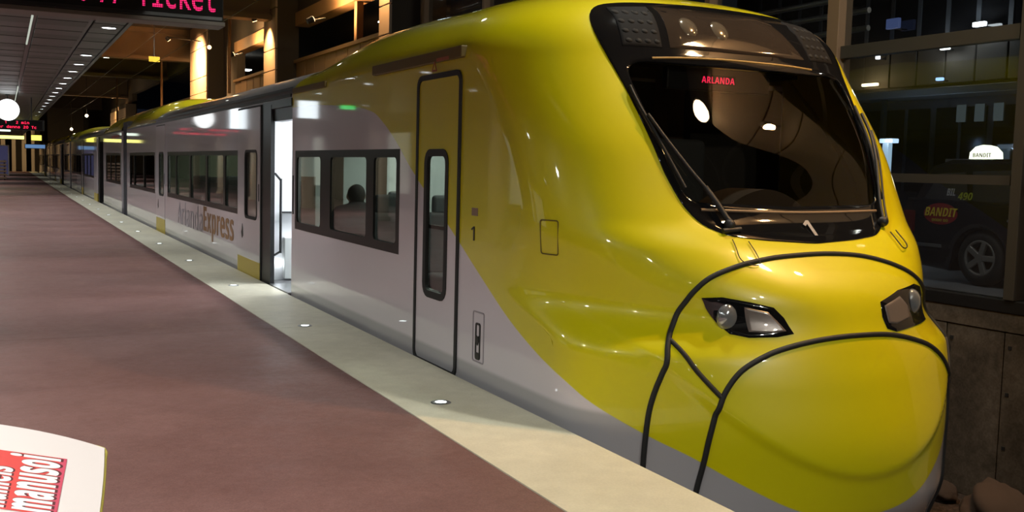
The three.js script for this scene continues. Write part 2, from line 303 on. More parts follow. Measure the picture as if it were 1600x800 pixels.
function surfZ(a, y) {
  const W = noseW(y), r = Math.min(Math.abs(a) / W, 0.9995), zc = noseZ(y), z0 = noseBack(y);
  return z0 + (zc - z0) * Math.sqrt(1 - Math.pow(r, noseP(y))) - tuck(a, y, r);
}
function surf(a, y, o = 0) {
  const e = 0.004, z = surfZ(a, y), n = V(-(surfZ(a + e, y) - surfZ(a - e, y)) / (2 * e), -(surfZ(a, y + e) - surfZ(a, y - e)) / (2 * e), 1).normalize();
  return V(XC + a, y, z).addScaledVector(n, o);
}
// livery: yellow front with a white wedge, white sides, light grey sill band
const lineY = pchip([[-11.7, 2.13], [-11, 2.124], [-9.23, 2.03], [-8.8, 1.97], [-8.5, 1.86], [-8.15, 1.68], [-7.86, 1.5], [-7.034, 1.078], [-6.442, 0.757], [-5.925, 0.496], [-5.557, 0.357], [-5.242, 0.261], [-5.034, 0.163], [-4.875, 0.087], [-4.698, -0.007], [-4.576, -0.078], [-4.468, -0.17], [-4.373, -0.265], [-4.307, -0.348], [-4.2, -0.5], [-4.1, -0.8]]);
const UZ0 = -12, UZ1 = -3.9, UY0 = -0.8, UY1 = 2.5;
const livery = (() => {
  const w = 2048, h = 1024, d = new Uint8Array(w * h * 4), Y = [228, 217, 6], Wt = [226, 218, 226], G = [178, 175, 181];
  for (let i = 0; i < w; i++) {
    const z = UZ0 + (UZ1 - UZ0) * (i + 0.5) / w, yl = z < -11.66 ? 9 : lineY(z);
    for (let j = 0; j < h; j++) {
      const y = UY0 + (UY1 - UY0) * (j + 0.5) / h, s = Math.min(Math.max((y - yl) / 0.006 + 0.5, 0), 1), g = sstep(0.13, 0.09, y), q = (j * w + i) * 4;
      for (let k = 0; k < 3; k++) d[q + k] = (Wt[k] * (1 - g) + G[k] * g) * (1 - s) + Y[k] * s;
      d[q + 3] = 255;
    }
  }
  const t = new THREE.DataTexture(d, w, h); t.colorSpace = THREE.SRGBColorSpace; t.magFilter = THREE.LinearFilter; t.minFilter = THREE.LinearMipmapLinearFilter; t.generateMipmaps = true; t.needsUpdate = true; return t;
})();
M.paint = mat(0xffffff, 0.36, 0, { map: livery, clearcoat: 1, clearcoatRoughness: 0.04 });
const liveryUV = (g) => planarUV(g, (x, y, z) => [(z - UZ0) / (UZ1 - UZ0), (y - UY0) / (UY1 - UY0)]);
// a plate in the plane of the left side: contour and holes as [z, y] pairs
const poly = (pts) => pts.map(([z, y]) => new THREE.Vector2(-z, y));
function rr(z0, z1, y0, y1, r) { // rounded rectangle as points
  const p = []; for (const [cz, cy, a] of [[z0 + r, y0 + r, 180], [z1 - r, y0 + r, 270], [z1 - r, y1 - r, 0], [z0 + r, y1 - r, 90]]) for (let k = 0; k <= 4; k++) { const t = (a + k * 22.5) * Math.PI / 180; p.push([cz + r * Math.cos(t), cy + r * Math.sin(t)]); }
  return p;
}
function plate(contour, holes, x, depth) {
  const s = new THREE.Shape(poly(contour)); for (const h of holes) s.holes.push(new THREE.Path(poly(h)));
  return new THREE.ExtrudeGeometry(s, { depth, bevelEnabled: false, curveSegments: 4 }).rotateY(Math.PI / 2).translate(x, 0, 0);
}
function ring(z0, z1, y0, y1, r, w, x, depth) { return plate(rr(z0, z1, y0, y1, r), [rr(z0 + w, z1 - w, y0 + w, y1 - w, Math.max(r - w, 0.01))], x, depth); }
// roof skin: the section above YR swept between two z's (a list of [z, height factor])
const roofRows = (() => { const l = []; for (let k = 0; k <= 22; k++) l.push(YR + (YT - YR) * Math.sin(k / 22 * Math.PI / 2)); return l; })();
function gridGeo(nu, nv, f) {
  const p = [], ix = [];
  for (let i = 0; i < nu; i++) for (let j = 0; j < nv; j++) { const v = f(i, j); p.push(v.x, v.y, v.z); }
  for (let i = 0; i < nu - 1; i++) for (let j = 0; j < nv - 1; j++) { const a = i * nv + j, b = a + nv; ix.push(a, b, a + 1, b, b + 1, a + 1); }
  const g = new THREE.BufferGeometry(); g.setAttribute('position', new THREE.Float32BufferAttribute(p, 3)); g.setIndex(ix); g.computeVertexNormals(); return g;
}
const sect = (k, f) => { const s = k < 22 ? -1 : 1, q = k < 22 ? k : 44 - k, y = roofRows[q]; return [s * noseW(y), YR + (y - YR) * f]; };
function roofSkin(list, lift = 0, wide = 1) { return gridGeo(list.length, 45, (i, k) => { const [a, y] = sect(k, list[i][1]); return V(XC + a * wide, y + lift, list[i][0]); }); }
const RF = 0.69;
// ---- front car
const G1 = -29.2;
const car1 = thing('train_car', 'yellow nosed front car of the white train with black windscreen and open door', 'train car', [XC, BASE, -17]);
{
  const rows = []; for (let k = 0; k <= 120; k++) rows.push(-0.7 + (YR + 0.7) * k / 120); for (let k = 1; k <= 40; k++) rows.push(YR + (YT - 0.0004 - YR) * Math.sin(k / 40 * Math.PI / 2));
  const NT = 61, glassOut = [];
  const g = gridGeo(rows.length, 2 * NT - 1, (i, j) => {
    const y = rows[i], th = (j - NT + 1) / (NT - 1) * Math.PI / 2, W = noseW(y), p = noseP(y), zc = noseZ(y), z0 = noseBack(y);
    const r = Math.pow(Math.abs(Math.sin(th)), 2 / p), a = Math.sign(th) * W * r;
    return V(XC + a, y, z0 + (zc - z0) * Math.cos(th) - tuck(a, y, r));
  });
  // windscreen opening cut into the shell
  const right = [[0, 1.093], [0.36, 1.112], [0.59, 1.135], [0.72, 1.19], [0.8, 1.3], [0.868, 1.5], [0.908, 1.75], [0.945, 2.02], [0.99, 2.25], [1.02, 2.39], [0.995, 2.52], [0.88, 2.598], [0.7, 2.622], [0.45, 2.638], [0.2, 2.65], [0, 2.655]];
  const outline = [...right.slice(0, -1), ...right.slice(1).reverse().map(([a, y]) => [-a, y])];
  const inner = [[0, 1.305], [0.74, 1.325], [0.80, 1.42], [0.835, 1.6], [0.872, 1.85], [0.9, 2.08], [0.89, 2.17], [0.83, 2.2], [0, 2.2]];
  const innerAll = [...inner.slice(0, -1), ...inner.slice(1).reverse().map(([a, y]) => [-a, y])];
  const CEN = [0, 1.8];
  const reach = (pl, t) => { // distance from the centre to a polygon along angle t
    const dx = Math.cos(t), dy = Math.sin(t); let best = 0;
    for (let i = 0; i < pl.length; i++) {
      const [x1, y1] = pl[i], [x2, y2] = pl[(i + 1) % pl.length], ex = x2 - x1, ey = y2 - y1, den = dx * ey - dy * ex; if (Math.abs(den) < 1e-9) continue;
      const u = ((x1 - CEN[0]) * ey - (y1 - CEN[1]) * ex) / den, s = ((x1 - CEN[0]) * dy - (y1 - CEN[1]) * dx) / den;
      if (u > 0 && s >= -1e-6 && s <= 1 + 1e-6) best = Math.max(best, u);
    }
    return best;
  };
  const smoothReach = (pl) => (t) => { let v = 0, w = 0; for (let k = -3; k <= 3; k++) { const q = 1 - Math.abs(k) / 4; v += q * reach(pl, t + k * 0.022); w += q; } return v / w; };
  const rOut = smoothReach(outline), rIn = smoothReach(innerAll);
  const NA = 180, outR = [], inR = []; for (let k = 0; k <= NA; k++) { outR.push(rOut(k / NA * 2 * Math.PI)); inR.push(rIn(k / NA * 2 * Math.PI)); }
  { const pos = g.attributes.position, ix = g.index.array, keep = [];
    for (let i = 0; i < ix.length; i += 3) {
      let a = 0, y = 0, z = 0; for (let k = 0; k < 3; k++) { a += (pos.getX(ix[i + k]) - XC) / 3; y += pos.getY(ix[i + k]) / 3; z += pos.getZ(ix[i + k]) / 3; }
      const d = Math.hypot(a, y - 1.8), t = Math.atan2(y - 1.8, a); if (y < 2.3 && z > -6 && d < reach(innerAll, t) + 0.03) continue;
      keep.push(ix[i], ix[i + 1], ix[i + 2]);
    }
    g.setIndex(keep); }

  part('nose_shell', liveryUV(g), M.paint, car1, 'glossy yellow rounded nose');
  const ptOn = (k, r, o) => { const t = k / NA * 2 * Math.PI; return surf(CEN[0] + r * Math.cos(t), CEN[1] + r * Math.sin(t), o); };
  part('windscreen_surround', gridGeo(NA + 1, 9, (k, j) => { const R = outR[k % NA], q = inR[k % NA]; return j === 8 ? ptOn(k, R, -0.004) : j === 0 ? ptOn(k, q, -0.012) : ptOn(k, q + (R - q) * (j - 1) / 6, 0.007); }), M.gloss, car1);
  part('windscreen', gridGeo(NA + 1, 14, (k, j) => ptOn(k, Math.max(inR[k % NA] + 0.004, 0) * j / 13, 0.001)), M.glassCab, car1);
  // patches lying on the nose: polygon in (a, y), fanned from its centre
  const patch = (pts, o, rings = 5, closed = true) => {
    let ca = 0, cy = 0; for (const [a, y] of pts) { ca += a / pts.length; cy += y / pts.length; }
    const fine = []; pts.forEach(([a, y], i) => { const [b, z] = pts[(i + 1) % pts.length]; for (let k = 0; k < 5; k++) fine.push([a + (b - a) * k / 5, y + (z - y) * k / 5]); });
    return gridGeo(fine.length + 1, rings + 2, (i, j) => { const [a, y] = fine[i % fine.length]; if (j === rings + 1) return surf(a, y, -0.004); const f = j / rings; return surf(ca + (a - ca) * f, cy + (y - cy) * f, o); });
  };
  const curve = (pts) => { const c = new THREE.CatmullRomCurve3(pts.map(([a, y]) => V(a, y, 0)), false, 'centripetal'); return c; };
  const seam = (pts, r, n = 90) => { const c = curve(pts), l = []; for (let k = 0; k <= n; k++) { const p = c.getPoint(k / n); l.push(surf(p.x, p.y, 0.001)); } return new THREE.TubeGeometry(new THREE.CatmullRomCurve3(l), n * 2, r, 8, false); };
  const s1 = [[-1.203, -0.7], [-1.201, -0.213], [-1.195, -0.006], [-1.181, 0.156], [-1.155, 0.283], [-1.123, 0.392], [-1.097, 0.496], [-1.05, 0.576], [-1.005, 0.643], [-0.961, 0.735], [-0.914, 0.825], [-0.834, 0.904], [-0.674, 0.969], [-0.441, 1.013], [-0.19, 1.031], [0.064, 1.035], [0.309, 1.017], [0.542, 0.961], [0.72, 0.885], [0.86, 0.785], [0.95, 0.68], [1.0, 0.6], [1.045, 0.5], [1.1, 0.38], [1.16, 0.2], [1.19, 0], [1.2, -0.7]];
  const s2 = [[-0.985, -0.7], [-0.978, -0.327], [-0.951, -0.133], [-0.924, 0.061], [-0.878, 0.253], [-0.817, 0.359], [-0.745, 0.429], [-0.612, 0.498], [-0.454, 0.545], [-0.249, 0.58], [-0.024, 0.593], [0.249, 0.581], [0.507, 0.53], [0.686, 0.472], [0.874, 0.358], [1.0, 0.194], [1.03, -0.1], [1.04, -0.7]];
  part('rubber_seal', seam(s1, 0.0165, 140), M.rubber, car1, 'upper dark seal arching over the headlights');
  part('rubber_seal', seam(s2, 0.0165, 120), M.rubber, car1, 'lower dark seal arching over the coupler hood');
  part('rubber_seal', seam([[-1.058, 0.56], [-0.992, 0.419], [-0.93, 0.33], [-0.877, 0.263]], 0.014, 30), M.rubber, car1, 'short diagonal dark seal');
  part('rubber_seal', seam([[1.06, 0.5], [1.02, 0.38], [0.97, 0.27]], 0.014, 30), M.rubber, car1);
  // headlights
  const hl = [[[[-0.878, 0.795], [-0.785, 0.804], [-0.645, 0.78], [-0.527, 0.753], [-0.475, 0.696], [-0.434, 0.609], [-0.528, 0.591], [-0.68, 0.585], [-0.769, 0.602], [-0.819, 0.664], [-0.853, 0.726]], [-0.762, 0.69], [[-0.68, 0.752], [-0.56, 0.728], [-0.5, 0.66], [-0.475, 0.622], [-0.545, 0.612], [-0.672, 0.615]], 'left slanted headlight'],
    [[[0.226, 0.769], [0.428, 0.825], [0.653, 0.848], [0.75, 0.825], [0.79, 0.72], [0.795, 0.615], [0.66, 0.606], [0.535, 0.603], [0.326, 0.592], [0.242, 0.615], [0.217, 0.684]], [0.6, 0.745], [[0.25, 0.745], [0.42, 0.79], [0.5, 0.73], [0.53, 0.66], [0.34, 0.635], [0.262, 0.645]], 'right slanted headlight']];
  for (const [out, [la, ly], side, lab] of hl) {
    const h = part('headlight', patch(out, 0.006), M.gloss, car1, lab);
    part('lamp_insert', patch(side, 0.009), M.insert ??= mat([0.2, 0.165, 0.15], 0.3, 0.2, { clearcoat: 1 }), h);
    const c = surf(la, ly, -0.012), l = new THREE.SphereGeometry(0.068, 24, 16); l.scale(1, 1.2, 0.75).translate(c.x, c.y, c.z);
    part('lamp_lens', l, M.lens ??= mat([0.42, 0.44, 0.46], 0.1, 0.6, { clearcoat: 1 }), h);
  }
  // upper panel: lamps, grilles, split line
  const up = part('lamp_panel', patch([[-0.56, 2.3], [0.56, 2.3], [0.36, 2.6], [-0.52, 2.6]], 0.010), mat([0.035, 0.026, 0.02], 0.08, 0, { clearcoat: 1 }), car1);
  for (const [a, y] of [[-0.36, 2.46], [-0.11, 2.455]]) {
    const c = surf(a, y, -0.01), l = new THREE.SphereGeometry(0.085, 28, 16); l.scale(0.92, 1.1, 0.42); const nn = surf(a, y, 1).sub(surf(a, y, 0)); l.applyQuaternion(new THREE.Quaternion().setFromUnitVectors(V(0, 0, 1), nn.normalize())).translate(c.x, c.y, c.z);
    part('marker_lamp', l, M.marker ??= mat([0.2, 0.165, 0.12], 0.12, 0.5, { clearcoat: 1 }), up);
  }
  for (const s of [-1, 1]) {
    const gr = part('vent_grille', patch([[s * 0.62, 2.3], [s * 0.88, 2.3], [s * 0.85, 2.57], [s * 0.58, 2.59]], 0.010), M.grille ??= mat([0.008, 0.008, 0.009], 0.75, 0, { specularIntensity: 0.25 }), car1);
    const holes = []; for (let r = 0; r < 4; r++) for (let k = 0; k < 4; k++) { const a = s * (0.645 + 0.062 * k), y = 2.335 + 0.066 * r; holes.push(patch([0, 1, 2, 3, 4, 5, 6, 7].map((q) => [a + 0.022 * Math.cos(q * Math.PI / 4), y + 0.016 * Math.sin(q * Math.PI / 4)]), 0.0108, 1)); }
    part('vent_holes', holes, mat([0.002, 0.002, 0.002], 0.9), gr);
  }
  part('split_strip', seam([[-0.715, 2.226], [-0.5, 2.24], [-0.2, 2.25], [0.1, 2.25], [0.4, 2.245], [0.6, 2.235]], 0.0075, 40).translate(0, 0, 0.008), mat([0.42, 0.26, 0.08], 0.4), car1);
  part('lit_dash_line', seam([[-0.7, 1.285], [0, 1.272], [0.72, 1.285]], 0.009, 40).translate(0, 0, 0.008), mat([0.3, 0.2, 0.12], 0.4), car1);  // stands for the dash edge, with its warm light put into the colour
  { const t = letters('1', 0.062, 0.13, font); t.translate(-0.03, 0, 0).applyQuaternion(new THREE.Quaternion().setFromUnitVectors(V(0, 0, 1), surf(0.03, 1.19, 1).sub(surf(0.03, 1.19, 0)).normalize())); const c = surf(0.03, 1.13, 0.01); part('number_plate', t.translate(c.x, c.y, c.z), mat([0.35, 0.33, 0.33], 0.6), car1); }
  // wipers
  const strut = (pts, r, o) => { const c = curve(pts), l = []; for (let k = 0; k <= 24; k++) { const p = c.getPoint(k / 24); l.push(surf(p.x, p.y, o)); } return new THREE.TubeGeometry(new THREE.CatmullRomCurve3(l), 40, r, 6, false); };
  const wl = part('wiper', [strut([[-0.565, 1.18], [-0.612, 1.334], [-0.731, 1.522], [-0.828, 1.693], [-0.885, 1.83]], 0.011, 0.045), strut([[-0.56, 1.17], [-0.60, 1.3], [-0.65, 1.4]], 0.018, 0.045)], M.darkMetal, car1);
  part('wiper_blade', strut([[-0.77, 1.4], [-0.85, 1.65], [-0.91, 1.9], [-0.925, 2.02]], 0.011, 0.028), M.rubber, wl);
  part('pivot', [new THREE.SphereGeometry(0.035, 12, 8).translate(...surf(-0.565, 1.18, 0.03).toArray()), bar(surf(-0.63, 1.15, 0.02), surf(-0.5, 1.16, 0.02), 0.016)], M.darkMetal, wl);
  const wr = part('wiper', [strut([[0.70, 1.2], [0.76, 1.366], [0.84, 1.58], [0.9, 1.779], [0.905, 1.92]], 0.011, 0.045), strut([[0.73, 1.2], [0.8, 1.38], [0.875, 1.6], [0.925, 1.8]], 0.008, 0.05)], M.darkMetal, car1);
  part('wiper_blade', strut([[0.79, 1.35], [0.85, 1.62], [0.88, 1.85], [0.885, 1.98]], 0.011, 0.03), M.rubber, wr);
  part('pivot', new THREE.SphereGeometry(0.035, 12, 8).translate(...surf(0.71, 1.2, 0.03).toArray()), M.darkMetal, wr);
  part('hose', [strut([[0.72, 1.14], [0.72, 1.05], [0.79, 1.06], [0.8, 1.15]], 0.004, 0.02), strut([[-0.6, 1.11], [-0.62, 1.0], [-0.52, 0.98], [-0.5, 1.1]], 0.003, 0.012)], M.rubber, car1);

  // left body side with its openings
  const edge = []; for (let k = 0; k <= 60; k++) { const y = -0.7 + (YR + 0.7) * k / 60; edge.push([noseBack(y), y]); }
  const D = { cab: [-7.69, -6.82, -0.05, 2.2], open: [-13.05, -11.66, -0.03, 2.17], two: [-23.34, -21.96, -0.06, 2.22] };
  const win = { a: [-11.5, -8.1, 0.768, 1.63], b: [-21.62, -14.6, 0.772, 1.648], c: [-28.5, -23.54, 0.772, 1.648] };
  const box = ([a, b, c, d]) => [[a, c], [b, c], [b, d], [a, d]];
  const side = plate([[G1, -0.7], ...edge, [G1, YR]], [rr(...D.cab, 0.07), box(D.open), rr(...D.two, 0.03), box(win.a), box(win.b), box(win.c)], XS, 0.05);
  part('body_side', liveryUV(side), M.paint, car1);
  const wide = [[G1, -0.7], ...edge, [G1, YR]];
  part('body_side', liveryUV(plate(wide, [], XC + W0 - 0.05, 0.05)), M.paint, car1);
  // roofs
  const list = []; for (let k = 0; k <= 30; k++) { const z = -11.66 + k / 30 * 2.3; list.push([z, RF + 0.38 * sstep(0, 0.9, k / 30)]); }
  part('roof_fairing', [roofSkin(list), gridGeo(21, 45, (i, k) => { const q = k < 22 ? k : 44 - k, s = k < 22 ? -1 : 1, y = roofRows[q], zb = noseBack(y); return V(XC + s * noseW(y), YR + (y - YR) * (1.07 - 0.07 * sstep(0, 1, i / 20)), -9.36 + (zb + 9.36) * i / 20); })], M.yellow, car1);
  const rg = []; for (let k = 0; k <= 4; k++) rg.push([-23.4 + (11.74) * k / 4, RF]);
  part('roof', roofSkin(rg), M.grey, car1);
  const hump = []; for (let k = 0; k <= 24; k++) { const t = k / 24; hump.push([G1 + 0.1 + 5.7 * t, RF + 0.36 * sstep(0, 0.2, t) * sstep(1, 0.7, t)]); }
  part('roof_hump', roofSkin(hump), M.yellow, car1);
  part('roof_vent', bx(XS + 0.02, XS + 0.2, YR + 0.02, YR + 0.11, -28.6, -24.6, 0.02), M.grey, car1);
  part('gutter', [bx(XS - 0.012, XS + 0.03, YR - 0.015, YR + 0.02, -29.1, -11.7), bx(XS + 0.015, XS + 0.05, YR + 0.06, YR + 0.1, -29.1, -11.7)], M.darkMetal, car1);
  part('rain_gutter', [bx(XS - 0.035, XS + 0.08, YR + 0.015, YR + 0.1, -8.75, -6.78, 0.01)], M.olive, car1);  // yellow gutters: the shade of their underside is put into the olive colour
  part('rain_gutter', [bx(XS - 0.02, XS + 0.08, YR + 0.01, YR + 0.075, -11.6, -10.3, 0.01)], M.olive, car1);
  // cab door
  const cab = part('door', liveryUV(plate(rr(-7.655, -6.855, -0.015, 2.165, 0.06), [rr(-7.5, -7.05, 0.5, 1.62, 0.1)], XS - 0.003, 0.04)), M.paint, car1, 'closed narrow cab door');
  part('door_seal', ring(-7.695, -6.815, -0.055, 2.205, 0.09, 0.04, XS - 0.012, 0.03), M.rubber, cab);
  part('window_frame', ring(-7.515, -7.035, 0.485, 1.635, 0.11, 0.055, XS - 0.010, 0.03), M.rubber, cab);
  part('door_window', plate(rr(-7.48, -7.07, 0.52, 1.6, 0.09), [], XS + 0.012, 0.006), M.glassTint, cab);
  part('window_bar', bx(XS + 0.02, XS + 0.03, 1.02, 1.05, -7.46, -7.09), M.darkMetal, cab);
  // passenger door standing open and the closed second door
  const leaf = (z0, z1, x, lab, yb = 0.21) => {
    const d = part('door', plate(rr(z0, z1, yb, 2.2, 0.02), [rr(z0 + 0.48, z1 - 0.17, 0.765, 1.64, 0.08)], x, 0.04), M.white, car1, lab);
    part('kick_panel', plate(rr(z0, z1, -0.05, yb, 0.015), [], x, 0.04), M.kick, d, 'yellow lower panel');
    part('window_frame', ring(z0 + 0.46, z1 - 0.15, 0.745, 1.66, 0.1, 0.035, x - 0.006, 0.03), M.rubber, d);
    part('door_window', plate(rr(z0 + 0.48, z1 - 0.17, 0.765, 1.64, 0.08), [], x + 0.014, 0.006), M.glassTint, d);
    part('door_seal', ring(z0 - 0.025, z1 + 0.025, -0.075, 2.225, 0.03, 0.028, x + 0.006, 0.03), M.rubber, d);
    part('emblem', plate([[z0 + 0.3, 0.46], [z0 + 0.38, 0.5], [z0 + 0.36, 0.6], [z0 + 0.32, 0.66], [z0 + 0.29, 0.58], [z0 + 0.25, 0.54]], [], x - 0.003, 0.004), M.innerDark, d);
    part('button_strip', bx(x - 0.005, x, 1.0, 1.22, z1 - 0.07, z1 - 0.035), M.darkMetal, d);
    return d;
  };
  leaf(-14.5, -13.13, XS - 0.04, 'open door leaf slid along the side');
  leaf(-23.31, -21.99, XS - 0.004, 'closed passenger door', 0.27);
  part('door_portal', [bx(XS - 0.02, XS + 0.03, -0.03, 2.2, -13.08, -12.62), bx(XS + 0.01, XS + 0.12, 2.0, 2.2, -12.62, -11.66), bx(XS - 0.015, XS + 0.02, 2.15, 2.24, -13.1, -11.66), bx(XS - 0.04, XS + 0.1, -0.07, -0.012, -13.0, -11.68)], M.black, car1);
  part('threshold', bx(XS - 0.03, XS + 0.3, -0.012, 0.004, -12.62, -11.68), M.metal, car1);
  part('button_strip', bx(XS - 0.006, XS, 0.92, 1.36, -11.62, -11.57), M.darkMetal, car1);
  // windows: black band frames with panes
  const band = (key, panes, lab) => {
    const [a, b, c, d] = win[key];
    const f = part('window_band', plate(box([a - 0.01, b + 0.01, c - 0.01, d + 0.01]), panes.map(([p, q]) => rr(p, q, c + 0.07, d - 0.06, 0.05)), XS - 0.002, 0.02), M.frit, car1, lab);
    for (const [p, q] of panes) part('window_pane', plate(rr(p - 0.01, q + 0.01, c + 0.06, d - 0.05, 0.05), [], XS + 0.02, 0.006), M.glassTint, f);
  };
  band('a', [[-11.44, -10.48], [-10.12, -8.97], [-8.76, -8.17]]);
  band('b', [[-21.55, -20.55], [-20.4, -18.9], [-18.75, -17.25], [-17.1, -15.75], [-15.6, -14.68]]);
  band('c', [[-28.4, -27.6], [-27.45, -25.6], [-25.45, -23.62]]);
  // lettering and small marks on the side
  const onSide = (g, z, y, x = XS - 0.004) => g.rotateY(-Math.PI / 2).translate(x + 0.002, y, z);
  part('lettering', onSide(letters('Arlanda', 2.7, 0.42, fontRegular), -20.25, 0.31), M.greyText, car1, 'pale lettering on the white side');
  part('lettering', onSide(letters('Express', 2.5, 0.53, font), -17.46, 0.22), M.goldText, car1, 'tan lettering on the white side');
  part('number_plate', onSide(letters('1', 0.055, 0.1, fontRegular), -6.6, 0.99), M.black, car1);
  part('sensor_plate', bx(XS - 0.004, XS + 0.01, 1.165, 1.22, -6.6, -6.5), mat([0.3, 0.2, 0.14], 0.6), car1);
  part('warning_mark', [plate([[-7.33, 2.215], [-7.23, 2.215], [-7.28, 2.30]], [[[-7.31, 2.228], [-7.25, 2.228], [-7.28, 2.28]]], XS - 0.035, 0.004), bx(XS - 0.036, XS - 0.03, 2.285, 2.31, -7.24, -7.0)], mat([0.35, 0.08, 0.02], 0.5), car1);
  { const gp = part('hand_grip_panel', ring(-6.54, -6.35, 0.14, 0.5, 0.02, 0.01, XS - 0.004, 0.008), M.greyText, car1);
    part('grip', [ring(-6.49, -6.41, 0.16, 0.42, 0.02, 0.014, XS - 0.006, 0.008), bx(XS - 0.008, XS, 0.17, 0.21, -6.48, -6.42)], M.black, gp);
    part('emblem', plate([[-6.47, 0.29], [-6.45, 0.26], [-6.43, 0.29], [-6.43, 0.33], [-6.45, 0.32], [-6.47, 0.33]], [], XS - 0.008, 0.006), M.black, gp); }
  { const hz = [-5.61, -5.46], pts = [], f = (z, y) => { let lo = 0.6, hi = noseW(y); for (let k = 0; k < 40; k++) { const m = (lo + hi) / 2; if (surfZ(-m, y) > z) lo = m; else hi = m; } return V(XC - lo - 0.003, y, z); };
    const loop = []; for (const [z, y] of rr(hz[0], hz[1], 0.98, 1.19, 0.015)) loop.push(f(z, y));
    part('hatch', new THREE.TubeGeometry(new THREE.CatmullRomCurve3(loop, true, 'catmullrom', 0.05), 120, 0.004, 6, true), M.olive, car1); }
  // interior
  const IX0 = XS + 0.06, IX1 = XC + W0 - 0.06;
  part('interior_floor', bx(IX0, IX1, -0.1, 0, -29.1, -6.75), mat([0.12, 0.12, 0.125], 0.5), car1);
  part('interior_ceiling', bx(IX0, IX1, 2.2, 2.24, -29.1, -6.75), M.inner, car1);
  part('interior_wall', bx(IX1, IX1 + 0.01, 0, 2.2, -29.1, -6.75), M.inner, car1);
  part('partition', bx(IX0, IX1, 0, 2.2, -6.82, -6.75), M.innerDark, car1);
  { const w = part('partition', bx(IX0, IX1, 0, 2.2, -11.6, -11.56), mat([0.7, 0.75, 0.76], 0.5), car1, 'pale compartment wall with brown boards'); part('board', [bx(IX0 + 0.02, 3.2, 0.1, 1.35, -11.56, -11.53), bx(3.38, 3.53, 0, 2.2, -11.56, -11.53), bx(3.86, 4.06, 0, 2.2, -11.56, -11.53)], M.brown, w); }
  part('partition', bx(IX0, IX1, 0, 2.2, -13.12, -13.06), mat([0.8, 0.8, 0.82], 0.4), car1, 'white vestibule wall');
  part('partition', bx(IX0, IX1, 0, 2.2, -24.1, -24.04), mat([0.26, 0.27, 0.2], 0.6), car1);
  part('window_post', [-10.4, -9.2, -8.2, -16, -18, -20].map((z) => bx(IX1 - 0.04, IX1, 0.5, 2.2, z - 0.12, z + 0.12)), M.brown, car1);
  part('luggage_rack', [bx(IX1 - 0.4, IX1, 1.72, 1.76, -11.4, -7), bx(IX0, IX0 + 0.3, 1.74, 1.78, -11.4, -8), bx(IX1 - 0.4, IX1, 1.72, 1.76, -24, -13.3)], M.inner, car1);
  { const h = part('hand_rail', [bar(V(3.13, 0.36, -12.88), V(3.13, 1.3, -12.88), 0.016), bar(V(3.13, 1.28, -12.88), V(3.1, 1.36, -13.06), 0.015), bar(V(3.13, 0.38, -12.88), V(3.1, 0.32, -13.06), 0.015)], M.darkMetal, car1);
    part('shelf_rail', bx(3.17, 3.6, 0.86, 0.88, -13.05, -12.98), M.darkMetal, car1); part('wall_box', bx(3.2, 4.3, 0.02, 0.55, -13.06, -12.95, 0.01), M.inner, car1); }
  part('step_lamp', new THREE.SphereGeometry(0.035, 16, 10).translate(3.13, 0.22, -13.0), M.lamp, car1);
  for (let r = 0; r < 6; r++) for (const x of [3.35, 3.95, 4.95, 5.5]) {
    const z = r < 2 ? -9.2 - r * 1.3 : -15 - (r - 2) * 1.6; if (r === 1 && x === 3.35) continue;
    const s = part('seat', bx(x - 0.22, x + 0.22, 0.3, 0.46, z - 0.2, z + 0.28, 0.04), M.seat, car1);
    part('seat_back', bx(x - 0.22, x + 0.22, 0.44, 1.05, z - 0.3, z - 0.2, 0.04), M.seat, s); part('headrest', bx(x - 0.15, x + 0.15, 1.03, 1.22, z - 0.29, z - 0.21, 0.04), M.seat, s); part('seat_base', bx(x - 0.12, x + 0.12, 0, 0.3, z - 0.1, z + 0.15), M.darkMetal, s);
  }
  part('cabin_lamp', [bx(XC - 0.15, XC + 0.15, 2.17, 2.2, -11, -7.2), bx(XC - 0.15, XC + 0.15, 2.17, 2.2, -23.5, -13.6)], glow([0.95, 1, 0.92], 1.2), car1);
  part('vestibule_lamp', bx(3.4, 5.2, 2.165, 2.2, -12.6, -12.1), glow([0.9, 0.96, 1], 4), car1);
  rectLight(XC, 2.16, -9.1, 0.3, 3.8, [0.9, 1, 0.92], LIGHT.cabin * 2.5, [XC, 0, -9.1]);
  rectLight(XC, 2.16, -18.5, 0.3, 9.8, [0.85, 1, 0.85], LIGHT.cabin, [XC, 0, -18.5]);
  rectLight(4.3, 2.15, -12.35, 1.8, 0.5, [0.92, 0.96, 1], LIGHT.vestibule, [4.3, 0, -12.35]);
  // driver's cab
  const cabIn = part('cab_interior', [bx(XC - 1.0, XC + 1.0, 0.3, 0.34, -6.7, -5.1), bx(XC - 0.9, XC + 0.9, 2.22, 2.25, -6.7, -6.0)], M.innerDark, car1);
  { const s = new THREE.Shape(); s.moveTo(-0.85, 0.9); s.lineTo(0.8, 0.9); s.lineTo(0.8, 1.27); s.lineTo(0.35, 1.28); s.quadraticCurveTo(0.2, 1.4, 0.02, 1.41); s.quadraticCurveTo(-0.15, 1.4, -0.3, 1.28); s.lineTo(-0.85, 1.27); s.closePath();
    part('dashboard', new THREE.ExtrudeGeometry(s, { depth: 0.35, bevelEnabled: false }).translate(XC, 0, -5.6), M.innerDark, cabIn); }
  part('driver_seat', [bx(XC - 0.25, XC + 0.25, 1.0, 1.75, -6.35, -6.2, 0.05)], M.seat, cabIn);
  part('cab_pillar', [bx(XC + 0.1, XC + 0.24, 1.2, 2.22, -6.7, -6.5)], M.brown, cabIn);
